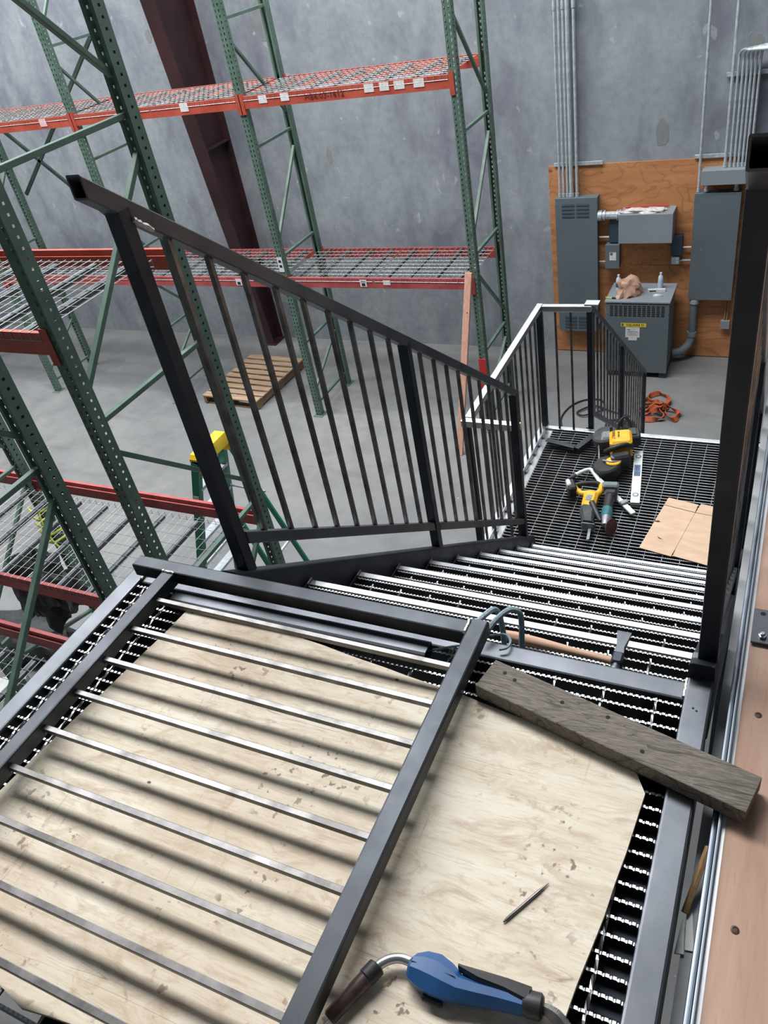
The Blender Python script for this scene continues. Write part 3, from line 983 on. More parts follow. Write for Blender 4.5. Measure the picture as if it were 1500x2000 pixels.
def sheet(name, poly, z0, z1, m, label, cat, seed=1, amp=0.0, jag=0.0):
    """Sheet with a subdivided outline so cut edges are slightly uneven."""
    random.seed(seed)
    pts = []
    for (a, b) in zip(poly, poly[1:] + poly[:1]):
        n = max(1, int(math.hypot(b[0] - a[0], b[1] - a[1]) / 0.05))
        for i in range(n):
            t = i / n
            q = jag if i else 0
            pts.append((a[0] + (b[0] - a[0]) * t + random.uniform(-q, q), a[1] + (b[1] - a[1]) * t + random.uniform(-q, q)))
    return tag(MB().prism(pts, z0, z1).build(name, m, None, 0), label, cat)


ply = sheet('plywood_sheet', [(-1.267, 1.021), (-1.276, 0.933), (-1.295, 0.809), (-1.324, 0.628), (-1.349, 0.455), (-1.375, 0.28), (-1.20, 0.215), (-1.043, 0.167), (-0.983, 0.154), (-0.871, 0.168), (-0.80, 0.05), (-0.75, -0.12), (-0.20, -0.12), (-0.175, 0.2), (-0.157, 0.444), (-0.135, 0.616), (-0.114, 0.853), (-0.147, 0.909), (-0.507, 0.970), (-0.579, 0.977), (-0.969, 1.025), (-1.11, 1.028)][::-1],
            0.002, 0.012, 'plywood_pale', 'pale stained plywood sheet laid over the platform grating under the railing panel', 'plywood', 5, 0, 0.0015)
sheet('plywood_offcut', [(-1.245, 1.022), (-1.235, 1.051), (-1.199, 1.068), (-1.086, 1.053), (-0.985, 1.0265), (-1.10, 1.0295)][::-1], 0.001, 0.0095, 'stud_wood', 'reddish-brown plywood offcut showing past the far edge of the pale sheet', 'plywood', 6, 0, 0.001)

# weathered 2x4
d = V((0.546, -0.134, 0)).normalized()
nv = V((-d.y, d.x, 0))
c0 = V((-0.462, 1.010, 0.0315))
pk = MB().bar(c0, c0 + d * 0.535, 0.080, 0.036, r=0.003).build('wooden_plank', 'weathered_wood')
tag(pk, 'weathered grey wooden plank bridging the platform tube and the mezzanine floor', 'plank')
for (a, b) in ((0.035, 0.018), (0.062, 0.012), (0.17, 0.010), (0.345, -0.016), (0.26, 0.022)):
    p = c0 + d * a + nv * b
    MB().lathe([(0.0042, 0), (0.0042, 0.0007)], Matrix.Translation((p.x, p.y, 0.0493)), 9).build('nail_hole', 'black_void', pk)

# hammer on the top tread
hm = thing('hammer', (-0.40, 1.32, -0.21), 'wooden-handled hammer with dark steel head lying on the top stair tread', 'hammer')
A, B = V((-0.545, 1.330, -0.190)), V((-0.258, 1.312, -0.186))
prof = [(0.0, .004), (0.004, .0125), (0.03, .0150), (0.10, .0138), (0.18, .0105), (0.25, .0095), (0.30, .0105)]
dirv = (B - A).normalized()
MB().tube([A + dirv * s for s, _ in prof], [r for _, r in prof], 12).build('handle', 'handle_wood', hm)
hx = -0.2555
MB().box((hx, 1.318, -0.186), (0.026, 0.034, 0.028), None, 0.004).build('head', 'dark_steel', hm)
MB().loft([[(hx + a * 0.012, 1.334, -0.186 + b * 0.012) for a, b in ((1, -1), (1, 1), (-1, 1), (-1, -1))], [(hx + a * 0.009, 1.352, -0.186 + b * 0.012) for a, b in ((1, -1), (1, 1), (-1, 1), (-1, -1))], [(hx + a * 0.017, 1.398, -0.178 + b * 0.004) for a, b in ((1, -1), (1, 1), (-1, 1), (-1, -1))], [(hx + a * 0.017, 1.404, -0.177 + b * 0.002) for a, b in ((1, -1), (1, 1), (-1, 1), (-1, -1))]]).build('peen', 'mill_steel', hm)
MB().lathe([(0.010, 0), (0.010, 0.012), (0.014, 0.016), (0.014, 0.030), (0.012, 0.033)], frame_mat((hx, 1.304, -0.186), (1, 0, 0), (0, 0, 1)), 12).build('striking_face', 'mill_steel', hm)

# teal cord tied at the panel corner
cd = thing('cord', (-0.50, 1.13, 0.0), 'frayed grey-teal cord looped at the corner of the railing panel', 'cord')


def spline(pts, n=8):
    pts = [V(p) for p in pts]
    out = []
    for i in range(len(pts) - 1):
        p0, p1, p2, p3 = pts[max(0, i - 1)], pts[i], pts[i + 1], pts[min(len(pts) - 1, i + 2)]
        for k in range(n):
            t = k / n
            out.append(0.5 * ((2 * p1) + (p2 - p0) * t + (2 * p0 - 5 * p1 + 4 * p2 - p3) * t * t + (3 * p1 - p0 - 3 * p2 + p3) * t ** 3))
    out.append(pts[-1])
    return out


MB().tube(spline([(-0.522, 1.130, 0.060), (-0.515, 1.165, 0.052), (-0.505, 1.195, 0.042), (-0.495, 1.200, 0.015), (-0.492, 1.20, -0.06), (-0.50, 1.20, -0.20)]), 0.0068, 8).build('loop', 'rope_teal', cd)
MB().tube(spline([(-0.505, 1.130, 0.030), (-0.492, 1.165, 0.040), (-0.472, 1.198, 0.045), (-0.452, 1.208, 0.035), (-0.448, 1.208, 0.0), (-0.452, 1.205, -0.08)]), 0.0068, 8).build('loop', 'rope_teal', cd)
MB().tube(spline([(-0.500, 1.142, 0.012), (-0.470, 1.152, 0.014), (-0.452, 1.140, 0.013), (-0.452, 1.118, 0.013), (-0.468, 1.108, 0.012)]), 0.003, 6).build('loose_end', 'rope_teal', cd)
fr = thing('cord', (-0.62, 1.07, 0.0), 'bright blue frayed cord end on the grating inside the railing panel', 'cord')
MB().tube(spline([(-0.555, 1.10, 0.010), (-0.585, 1.085, 0.008), (-0.612, 1.072, 0.006)]), 0.003, 6).build('strand', 'rope_teal', fr)
random.seed(11)
for k in range(9):
    e = V((-0.645 + random.uniform(-.012, .01), 1.052 + random.uniform(-.012, .012), 0.004 + random.uniform(0, .012)))
    MB().tube([(-0.612, 1.072, 0.006), V((-0.63, 1.062, 0.010)) + V((random.uniform(-.006, .006), random.uniform(-.006, .006), 0)), e], 0.0018, 5).build('frayed_strand', 'rope_blue', fr)
for k in range(7):
    e = V((-0.560 + random.uniform(-.02, .015), 1.055 + random.uniform(-.02, .02), 0.008))
    MB().tube([(-0.548, 1.085, 0.012), e + V((0.004, 0.01, 0.01)), e], 0.0016, 5).build('frayed_strand', 'rope_teal', fr)

# welding torch
tc = thing('welding_torch', (-0.33, 0.42, 0.012), 'blue and black welding torch with bent steel neck lying on the pale plywood', 'welding torch')
ZT = 0.032
MB().tube([(-0.4815, 0.321, 0.028), (-0.4800, 0.3245, 0.0285), (-0.462, 0.366, ZT - 0.001), (-0.461, 0.3685, ZT - 0.001), (-0.450, 0.394, ZT)], [0.0095, 0.0118, 0.0122, 0.0128, 0.0128], 16).build('nozzle', 'nozzle_brown', tc)
MB().tube([(-0.4515, 0.3905, ZT), (-0.4505, 0.393, ZT), (-0.4415, 0.4125, ZT + 0.001), (-0.441, 0.414, ZT + 0.001)], [0.0125, 0.0145, 0.0145, 0.012], 16).build('collar', 'torch_black', tc)
MB().tube(spline([(-0.444, 0.408, ZT), (-0.436, 0.4205, ZT + 0.001), (-0.424, 0.4315, ZT + 0.001), (-0.408, 0.4375, ZT + 0.001), (-0.385, 0.4375, ZT)]), 0.0076, 14).build('neck', 'bright_steel', tc)
MB().tube([(-0.4815, 0.321, 0.028), (-0.487, 0.309, 0.027)], 0.001, 6).build('wire_tip', 'bright_steel', tc)


def hull(rings, name, m, parent, smooth=28):
    return MB().loft(rings).build(name, m, parent, smooth)


# faceted blue grip: cross-sections along its length: (x centre, y lower, y upper, z low, z high)
sec = [(-0.3935, 0.4180, 0.4455, 0.020, 0.044), (-0.388, 0.4125, 0.4520, 0.016, 0.050), (-0.372, 0.4065, 0.4600, 0.015, 0.054), (-0.350, 0.4030, 0.4625, 0.015, 0.055), (-0.328, 0.4040, 0.4560, 0.015, 0.054), (-0.312, 0.4080, 0.4470, 0.016, 0.052), (-0.285, 0.4140, 0.4470, 0.016, 0.051), (-0.250, 0.4215, 0.4500, 0.017, 0.049), (-0.208, 0.4285, 0.4525, 0.018, 0.046)]
rings = []
for x, a, b, zl, zh in sec:
    w, h = b - a, zh - zl
    rings.append([(x, a + w * u, zl + h * v) for u, v in ((0.20, 0), (0.80, 0), (1, 0.30), (1, 0.62), (0.72, 1), (0.34, 1), (0, 0.68), (0, 0.25))])
hull(rings, 'grip', 'torch_blue', tc, 20)
sec = [(-0.318, 0.4495, 0.4560, 0.032, 0.0545), (-0.285, 0.4405, 0.4600, 0.024, 0.0545), (-0.245, 0.4400, 0.4640, 0.022, 0.0525), (-0.208, 0.4350, 0.4660, 0.018, 0.0500)]
hull([[(x, a + (b - a) * u, zl + (zh - zl) * v) for u, v in ((0.2, 0), (0.8, 0), (1, 0.3), (1, 0.7), (0.7, 1), (0.3, 1), (0, 0.7), (0, 0.3))] for x, a, b, zl, zh in sec], 'rear_grip', 'torch_black', tc)
MB().tube([(-0.215, 0.4440, 0.033), (-0.2085, 0.4445, 0.033), (-0.190, 0.4470, 0.032), (-0.186, 0.4475, 0.032)], [0.0155, 0.0185, 0.0185, 0.014], 16).build('rear_cap', 'torch_black', tc)
MB().box((-0.345, 0.4010, 0.024), (0.034, 0.010, 0.012), None, 0.003).build('trigger', 'torch_black', tc)
MB().bar((-0.392, 0.4335, 0.0512), (-0.316, 0.4345, 0.0545), 0.0012, 0.001, r=0.0004).build('seam', 'torch_black', tc)
cab = spline([(-0.188, 0.447, 0.032), (-0.168, 0.444, 0.030), (-0.150, 0.435, 0.024), (-0.128, 0.418, 0.020), (-0.105, 0.39, 0.020), (-0.09, 0.33, 0.026), (-0.12, 0.22, 0.026), (-0.20, 0.08, 0.026), (-0.30, -0.10, 0.026)], 10)
MB().tube(cab, 0.0072, 10).build('cable', 'torch_black', tc)
# strain relief spring: a coil around the first part of the cable
coil = []
L = 46
for i in range(L * 8):
    f = i / (L * 8 - 1) * 31.0
    k = int(f)
    p = cab[k].lerp(cab[k + 1], f - k)
    t_ = (cab[k + 1] - cab[k]).normalized()
    s1 = t_.cross(V((0, 0, 1))).normalized()
    u1 = s1.cross(t_)
    a = 2 * math.pi * i / 8
    rr = 0.0068 + 0.0028 * min(1, i / 120)
    coil.append(p + s1 * math.cos(a) * rr + u1 * math.sin(a) * rr)
MB().tube(coil, 0.0013, 5).build('strain_spring', 'picket_steel', tc)

o = MB().tube([(-0.2815, 0.552, 0.0150), (-0.277, 0.560, 0.0152), (-0.242, 0.619, 0.0152), (-0.2305, 0.638, 0.0146)], [0.0012, 0.0026, 0.0027, 0.0007], 10).build('metal_scriber', 'picket_steel')
tag(o, 'thin pointed metal scriber lying on the pale plywood', 'scriber')

# shims and a wood strip in the slot beside the platform, base bracket on the mezzanine
o = MB().prism([(-0.0275, 0.6265), (-0.0133, 0.6295), (-0.0201, 0.6878), (-0.0236, 0.6823)], -0.0568, -0.0540).build('metal_shim', 'shim_grey', None, 0)
tag(o, 'pointed grey metal shim lying in the slot beside the platform, left one', 'shim', 'shims in the slot')
o = MB().prism([(-0.0130, 0.6382), (0.0007, 0.6406), (-0.0114, 0.7113), (-0.0192, 0.7067)], -0.0598, -0.0570).build('metal_shim', 'shim_grey', None, 0)
tag(o, 'wider grey metal shim lying in the slot beside the platform, right one', 'shim', 'shims in the slot')
o = MB().bar((-0.0215, 0.695, -0.052), (0.000, 0.800, -0.012), 0.008, 0.011, up=(0, 1, 0), r=0.001).build('wood_strip', 'strip_wood')
tag(o, 'thin brown wood strip leaning in the slot beside the platform', 'wood strip')
br = thing('base_bracket', (0.09, 1.31, 0.005), 'dark steel base plate bracket bolted on the mezzanine plywood', 'bracket')
MB().box((0.105, 1.316, 0.0125), (0.165, 0.098, 0.005)).build('base_plate', 'mill_steel', br, 0)
MB().box((0.090, 1.345, 0.06), (0.06, 0.006, 0.09)).build('upright_plate', 'dark_steel', br, 0)
MB().box((0.064, 1.316, 0.06), (0.006, 0.06, 0.09)).build('upright_plate', 'dark_steel', br, 0)
MB().lathe([(0.008, 0), (0.008, 0.006), (0.0055, 0.0065), (0.0055, 0.011), (0.004, 0.012)], Matrix.Translation((0.043, 1.284, 0.015)), 6).build('bolt', 'bright_steel', br, 20)
MB().lathe([(0.0055, 0), (0.0055, 0.0006)], Matrix.Translation((0.040, 1.352, 0.0148)), 12).build('bolt_hole', 'black_void', br)
weld(br, (0.062, 1.290, 0.017), (0.062, 1.342, 0.020), 0.004)

# ------------------------------------------------------------------ things on the landing
ZG = ZL + 0.001
# flattened cardboard with slots
cb = thing('cardboard_sheet', (-0.40, 3.98, ZG), 'flattened tan cardboard box piece lying on the landing grating', 'cardboard')


def panel(poly, z, tilt=0.0):
    return MB().prism(poly, z, z + 0.004).build('flap', 'cardboard', cb, 0)


panel([(-0.538, 4.213), (-0.612, 3.772), (-0.560, 3.762), (-0.423, 3.735), (-0.409, 3.810), (-0.3475, 4.1735)], ZG)
panel([(-0.522, 4.293), (-0.537, 4.215), (-0.347, 4.1755), (-0.338, 4.255)], ZG + 0.003)
panel([(-0.3455, 4.1735), (-0.407, 3.810), (-0.215, 3.771), (-0.10, 3.752), (-0.10, 4.145)], ZG)
panel([(-0.324, 4.268), (-0.3435, 4.1755), (-0.10, 4.147), (-0.10, 4.232)], ZG + 0.002)
panel([(-0.406, 3.808), (-0.414, 3.740), (-0.221, 3.701), (-0.10, 3.68), (-0.10, 3.750), (-0.214, 3.769)], ZG + 0.002)
for pts in ([(-0.574, 4.04), (-0.545, 4.052), (-0.530, 4.041), (-0.548, 4.034)], [(-0.527, 3.905), (-0.515, 3.880), (-0.490, 3.878), (-0.512, 3.888)]):
    MB().prism(pts, ZG + 0.0041, ZG + 0.0046).build('tear', 'black_void', cb, 0)

# spirit level
lv = thing('spirit_level', (-0.75, 4.47, ZG), 'pale aluminium spirit level with blue vial window lying on the landing', 'spirit level')
a, b = V((-0.7945, 4.761, ZG + 0.013)), V((-0.7115, 4.1765, ZG + 0.013))
dl = (b - a).normalized()
nl = V((-dl.y, dl.x, 0))
MB().bar(a, b, 0.058, 0.024, r=0.002).build('body', 'level_white', lv)
Lh = (b - a).length
MB().box((0, 0, 0), (0.13, 0.042, 0.0012), frame_mat(a.lerp(b, 0.40) + V((0, 0, 0.0128)), dl, nl)).build('window_plate', 'tool_grey', lv, 0)
MB().box((0, 0, 0), (0.062, 0.030, 0.0016), frame_mat(a.lerp(b, 0.36) + V((0, 0, 0.0136)), dl, nl)).build('vial', 'vial_blue', lv, 0)
MB().box((0, 0, 0), (0.050, 0.038, 0.0012), frame_mat(a.lerp(b, 0.465) + V((0, 0, 0.0136)), dl, nl)).build('pitch_vial', 'vial_blue', lv, 0)
for f in (0.125, 0.86):
    m = Matrix.Translation(a.lerp(b, f) + V((0, 0, 0.0122)))
    MB().lathe([(0.021, 0), (0.021, 0.002), (0.015, 0.0022), (0.014, 0.0008)], m, 18).build('end_vial_ring', 'tool_grey', lv)
    MB().lathe([(0.010, 0), (0.010, 0.0026), (0.006, 0.003)], m, 14).build('end_vial', 'level_white', lv)

# angle offcuts
def angle_iron(p, q, w, label):
    t = MB()
    p, q = V(p), V(q)
    d = (q - p).normalized()
    n = V((-d.y, d.x, 0))
    t.bar(p + V((0, 0, w / 2)) + n * w / 2, q + V((0, 0, w / 2)) + n * w / 2, 0.005, w, r=0.001)
    t.bar(p + V((0, 0, w)), q + V((0, 0, w)), w, 0.005, r=0.001)
    return tag(t.build('angle_iron', 'panel_steel'), label, 'angle iron', 'angle iron offcuts')


angle_iron((-1.445, 4.760, ZG), (-1.225, 4.705, ZG), 0.045, 'dark angle iron offcut on the landing beside the left guard rail')
angle_iron((-1.215, 4.690, ZG), (-1.125, 4.895, ZG), 0.045, 'dark angle iron offcut on the landing tucked against the band saw')

# portable band saw
bs = thing('band_saw', (-0.97, 4.62, ZG), 'yellow and black cordless portable band saw standing on the landing', 'band saw')


def disc(c, r, h, axis, name, m, parent, n=20, ch=0.012):
    return MB().lathe([(r - ch, 0), (r, ch), (r, h - ch), (r - ch, h)], frame_mat(c, *axis), n).build(name, m, parent)


flat = ((1, 0, 0), (0, 1, 0))
tilt = ((1, 0, 0.18), (0, 1, 0.10))
disc((-1.020, 4.800, ZG + 0.040), 0.092, 0.085, tilt, 'wheel_housing', 'grey_rubber', bs)
disc((-0.945, 4.490, ZG + 0.010), 0.094, 0.080, tilt, 'wheel_housing', 'black_rubber', bs)
MB().box((0, 0, 0), (0.135, 0.10, 0.10), frame_mat((-0.985, 4.775, ZG + 0.085), (1, 0.18, 0.1), (-0.18, 1, 0)), 0.012).build('blade_guard', 'tool_grey', bs)
MB().box((0, 0, 0), (0.020, 0.03, 0.12), frame_mat((-0.985, 4.785, ZG + 0.13), (1, 0.18, 0.1), (-0.18, 1, 0)), 0.004).build('guide', 'torch_black', bs)
MB().tube([(-1.060, 4.72, ZG + 0.07), (-1.020, 4.54, ZG + 0.06)], 0.006, 8).build('blade', 'bright_steel', bs)
MB().box((0, 0, 0), (0.15, 0.17, 0.14), frame_mat((-0.905, 4.705, ZG + 0.105), (1, 0.22, 0.05), (-0.22, 1, 0)), 0.016).build('motor_housing', 'tool_yellow', bs)
MB().box((0, 0, 0), (0.13, 0.07, 0.12), frame_mat((-0.875, 4.545, ZG + 0.075), (1, 0.45, 0.05), (-0.45, 1, 0)), 0.014).build('trigger_housing', 'torch_black', bs)
MB().tube(spline([(-0.985, 4.585, ZG + 0.11), (-0.93, 4.575, ZG + 0.155), (-0.86, 4.615, ZG + 0.160), (-0.825, 4.66, ZG + 0.12)]), 0.019, 12).build('main_handle', 'torch_black', bs)
MB().tube(spline([(-0.985, 4.500, ZG + 0.098), (-0.925, 4.478, ZG + 0.110), (-0.865, 4.510, ZG + 0.100)]), 0.007, 8).build('trim_strip', 'tool_grey', bs)
MB().lathe([(0.022, 0), (0.022, 0.012), (0.012, 0.014)], Matrix.Translation((-0.915, 4.520, ZG + 0.115)), 14).build('dial', 'tool_grey', bs)
disc((-0.915, 4.500, ZG + 0.088), 0.050, 0.018, flat, 'gear_cover', 'tool_yellow', bs, 18, 0.005)
MB().box((0, 0, 0), (0.085, 0.12, 0.085), frame_mat((-0.835, 4.785, ZG + 0.115), (1, 0.3, 0), (-0.3, 1, 0)), 0.01).build('battery', 'torch_black', bs)
MB().box((0, 0, 0), (0.05, 0.08, 0.012), frame_mat((-0.845, 4.790, ZG + 0.160), (1, 0.3, 0), (-0.3, 1, 0)), 0.003).build('battery_latch', 'grey_rubber', bs)
MB().tube(spline([(-0.955, 4.845, ZG + 0.13), (-0.945, 4.875, ZG + 0.18), (-0.915, 4.90, ZG + 0.20), (-0.88, 4.885, ZG + 0.16), (-0.87, 4.85, ZG + 0.11)]), 0.010, 8).build('hang_hook', 'torch_black', bs)
for k, (lx, ly) in enumerate(((-0.02, 0.012), (-0.02, -0.012))):
    text('lettering', 'DEWALT' if k == 0 else '20V MAX', 0.030 if k == 0 else 0.018, 'ink_black', bs, frame_mat(V((-0.930, 4.715, ZG + 0.1765)) + V((-0.03 + 0.035 * k, 0, 0)), (0.22, -1, 0), (1, 0.22, 0)))

# reciprocating saw
rs = thing('reciprocating_saw', (-0.99, 4.02, ZG), 'yellow reciprocating saw with black nose and steel blade on the landing', 'reciprocating saw')
zr = ZG + 0.05


def limb(pts, rads, name, m, parent, n=12):
    return MB().tube(pts, rads, n).build(name, m, parent)


limb(spline([(-1.115, 4.235, zr + .01), (-1.06, 4.262, zr + .015), (-0.985, 4.285, zr + .01), (-0.955, 4.280, zr)]), 0.017, 'grip', 'torch_black', rs)
limb([(-1.118, 4.232, zr + .006), (-1.098, 4.205, zr), (-1.055, 4.175, zr), (-1.01, 4.175, zr)], [0.022, 0.021, 0.017, 0.024], 'handle_lower', 'tool_yellow', rs)
limb([(-0.948, 4.285, zr), (-0.935, 4.245, zr), (-0.945, 4.195, zr), (-0.965, 4.16, zr)], [0.020, 0.021, 0.022, 0.030], 'handle_upper', 'tool_yellow', rs)
MB().loft([[(x + a * w, y + b_, zr + c * h) for a, b_, c in ((1, 0, -.5), (1, 0, .5), (.6, 0, 1), (-.6, 0, 1), (-1, 0, .5), (-1, 0, -.5), (-.6, 0, -1), (.6, 0, -1))] for x, y, w, h in ((-0.990, 4.185, 0.030, 0.026), (-0.985, 4.160, 0.046, 0.036), (-0.978, 4.060, 0.045, 0.038), (-0.972, 4.010, 0.043, 0.036))]).build('motor_housing', 'tool_yellow', rs)
MB().box((-0.985, 4.09, zr + 0.0385), (0.035, 0.06, 0.002)).build('label_plate', 'tool_grey', rs, 0)
MB().loft([[(x + a * w, y, zr + c * h) for a, c in ((1, -.5), (1, .5), (.6, 1), (-.6, 1), (-1, .5), (-1, -.5), (-.6, -1), (.6, -1))] for x, y, w, h in ((-0.972, 4.015, 0.047, 0.040), (-0.966, 3.965, 0.050, 0.042), (-0.950, 3.905, 0.036, 0.036), (-0.940, 3.865, 0.038, 0.034))]).build('gear_boot', 'grey_rubber', rs)
MB().box((-0.935, 3.852, zr - 0.005), (0.085, 0.010, 0.060), None, 0.003).build('shoe', 'tool_grey', rs)
MB().box((0, 0, 0), (0.018, 0.11, 0.002), frame_mat((-0.918, 3.795, zr - 0.012), (1, 0.12, 0.3), (-0.12, 1, 0))).build('blade', 'bright_steel', rs, 0)
MB().box((0, 0, 0), (0.055, 0.10, 0.085), frame_mat((-1.128, 4.215, zr - 0.004), (1, 0.5, 0), (-0.5, 1, 0)), 0.01).build('battery', 'torch_black', rs)
MB().box((0, 0, 0), (0.030, 0.07, 0.05), frame_mat((-1.150, 4.228, zr + 0.020), (1, 0.5, 0), (-0.5, 1, 0)), 0.008).build('battery_cap', 'bag_clear', rs)

# angle grinder
ag = thing('angle_grinder', (-0.87, 4.03, ZG), 'teal and black cordless angle grinder with brown disc beside the yellow saw', 'angle grinder')
MB().box((0, 0, 0), (0.105, 0.055, 0.07), frame_mat((-0.880, 4.245, zr + 0.02), (1, 0.12, 0), (-0.12, 1, 0)), 0.01).build('battery', 'pvc_grey', ag)
MB().box((0, 0, 0), (0.085, 0.060, 0.07), frame_mat((-0.868, 4.185, zr + 0.005), (1, 0.12, 0), (-0.12, 1, 0)), 0.014).build('battery_mount', 'torch_black', ag)
limb([(-0.868, 4.165, zr), (-0.862, 4.09, zr), (-0.855, 4.02, zr)], [0.036, 0.030, 0.033], 'grip', 'torch_black', ag, 14)
limb([(-0.857, 4.040, zr), (-0.852, 4.000, zr), (-0.846, 3.955, zr)], [0.034, 0.037, 0.033], 'motor_collar', 'tool_teal', ag, 14)
limb([(-0.846, 3.958, zr), (-0.840, 3.915, zr), (-0.838, 3.885, zr - .004)], [0.032, 0.029, 0.020], 'gear_head', 'tool_grey', ag, 14)
MB().lathe([(0.012, -0.02), (0.052, -0.002), (0.056, 0.0), (0.056, 0.004), (0.010, 0.006)], frame_mat((-0.800, 3.875, zr - 0.002), (0.45, 0.89, 0.0), (-0.20, 0.10, 0.97)), 26).build('grinding_disc', 'disc_brown', ag)
limb([(-0.838, 3.895, zr), (-0.800, 3.885, zr - .003)], 0.012, 'spindle', 'bright_steel', ag)
limb([(-0.955, 4.038, zr + .045), (-0.945, 4.022, zr + .043), (-0.885, 3.930, zr + .012), (-0.870, 3.910, zr + .005)], [0.018, 0.018, 0.016, 0.014], 'side_handle', 'torch_black', ag, 14)

# bent grey bar
bb = thing('bent_bar', (-0.94, 4.3, ZG), 'light grey bent metal bar lying behind the saw and grinder', 'metal bar')
zb = ZG + 0.024
MB().tube(spline([(-1.150, 4.398, zb), (-1.11, 4.440, zb + .006), (-1.072, 4.462, zb + .012), (-1.050, 4.458, zb + .012), (-1.035, 4.440, zb + .010), (-0.95, 4.322, zb)]), 0.014, 10).build('hook', 'level_white', bb)
MB().bar((-0.985, 4.372, zb + 0.004), (-0.700, 4.068, zb - 0.004), 0.034, 0.014, r=0.003).build('shank', 'level_white', bb)
MB().tube([(-1.195, 4.330, zb - .004), (-1.150, 4.400, zb)], [0.008, 0.016], 10).build('grip', 'grey_rubber', bb)
MB().box((0, 0, 0), (0.035, 0.05, 0.02), frame_mat((-0.775, 4.155, zb + 0.008), (0.68, -0.73, 0), (0.73, 0.68, 0)), 0.004).build('slider', 'tool_grey', bb)

# ------------------------------------------------------------------ electrical wall
bk = thing('plywood_backboard', (-1.68, 9.88, ZF), 'orange knotty plywood backboard behind the electrical panels', 'backboard')
for z0, z1 in ((ZF + 0.012, -2.712), (-2.708, -1.488)):
    MB().box((-1.68, 9.889, (z0 + z1) / 2), (2.24, 0.019, z1 - z0)).build('plywood_panel', 'plywood_orange', bk, 0)
YB = 9.879


def cabinet(name, x0, x1, z0, z1, yf, label, cat, m='panel_grey'):
    t = thing(name, ((x0 + x1) / 2, YB - 0.01, z0), label, cat)
    MB().box(((x0 + x1) / 2, (yf + 0.012 + YB) / 2, (z0 + z1) / 2), (x1 - x0 - 0.008, YB - yf - 0.012, z1 - z0 - 0.008)).build('body', m, t, 0)
    MB().box(((x0 + x1) / 2, yf + 0.004, (z0 + z1) / 2), (x1 - x0, 0.008, z1 - z0), None, 0.002).build('cover', m, t)
    return t


def louvers(t, x0, x1, ztop, rows, yf):
    xm = (x0 + x1) / 2
    for r_ in range(rows):
        for a, b in ((x0, xm - 0.012), (xm + 0.012, x1)):
            z = ztop - 0.045 * r_
            MB().add([(a, yf, z), (b, yf, z), (b, yf, z - 0.022), (a, yf, z - 0.022), (a, yf - 0.008, z - 0.020), (b, yf - 0.008, z - 0.020)], [(0, 1, 5, 4), (4, 5, 2, 3), (0, 4, 3), (1, 2, 5)]).build('louver', 'panel_blue', t, 0)


pl = cabinet('electrical_panel', -2.70, -2.19, -3.565, -1.83, 9.75, 'tall grey electrical panel with louvres under the left conduits', 'electrical panel')
louvers(pl, -2.62, -2.29, -1.90, 4, 9.7495)
louvers(pl, -2.62, -2.29, -3.36, 4, 9.7495)
for x in (-2.675, -2.215):
    for z in (-1.92, -2.52, -2.92, -3.4):
        MB().lathe([(0.007, 0), (0.006, 0.004)], frame_mat((x, 9.750, z), (1, 0, 0), (0, 0, 1)), 8).build('screw', 'bright_steel', pl)
pr = cabinet('electrical_panel', -1.10, -0.61, -3.10, -1.83, 9.75, 'plain dark grey electrical panel under the right gutter box', 'electrical panel')
for x in (-1.075, -0.635):
    for z in (-1.86, -3.07):
        MB().lathe([(0.006, 0), (0.005, 0.004)], frame_mat((x, 9.750, z), (1, 0, 0), (0, 0, 1)), 8).build('screw', 'bright_steel', pr)
MB().box((-0.99, 9.749, -2.47), (0.012, 0.002, 0.03)).build('scuff_mark', 'panel_light', pr, 0)
gb = cabinet('gutter_box', -1.91, -1.30, -2.335, -1.995, 9.60, 'light grey wireway box with crumpled plastic on top', 'junction box', 'panel_light')
gr = cabinet('gutter_box', -1.04, -0.555, -1.728, -1.572, 9.70, 'light grey gutter box below the cluster of right conduits', 'junction box', 'panel_light')
sb = cabinet('switch_box', -2.097, -1.926, -2.705, -2.405, 9.75, 'small grey switch box with white label beside the left panel', 'switch box')
s = quad('label_sticker', 'paper_white', sb, [(-2.045, 9.7495, -2.60), (-1.965, 9.7495, -2.60), (-1.965, 9.7495, -2.50), (-2.045, 9.7495, -2.50)])
MB().box((-2.022, 9.7478, -2.520), (0.032, 0.0008, 0.034)).build('printed_mark', 'ink_grey', s, 0)
db = cabinet('switch_box', -2.060, -1.935, -2.395, -2.120, 9.79, 'dark blue-grey box half hidden behind the light wireway', 'switch box', 'panel_blue')
rb = cabinet('switch_box', -1.335, -1.205, -2.560, -2.320, 9.79, 'dark blue box above the four-socket outlet', 'switch box', 'panel_blue')
ob = cabinet('outlet_box', -1.324, -1.232, -2.676, -2.580, 9.805, 'small galvanized box with four white outlet faces', 'outlet box', 'galvanized')
for x in (-1.30, -1.256):
    for z in (-2.606, -2.650):
        MB().box((x, 9.803, z), (0.028, 0.006, 0.030), None, 0.003).build('outlet_face', 'cap_white', ob)
jb = cabinet('junction_box', -0.712, -0.606, -3.508, -3.400, 9.82, 'small grey junction box low on the right of the backboard', 'junction box', 'panel_light')
for x in (-0.672, -0.645):
    MB().tube([(x, 9.855, -3.40), (x, 9.855, -3.11)], 0.009, 8).build('stub_conduit', 'strip_wood', jb)


def conduit(pts, r, label, group, m='galvanized', collars=()):
    t = thing('conduit', pts[0], label, 'conduit', group)
    MB().tube(pts, r, 10).build('pipe', m, t)
    for c in collars:
        MB().tube([V(c[0]), V(c[1])], r * 1.35, 12).build('collar', m, t)
    return t


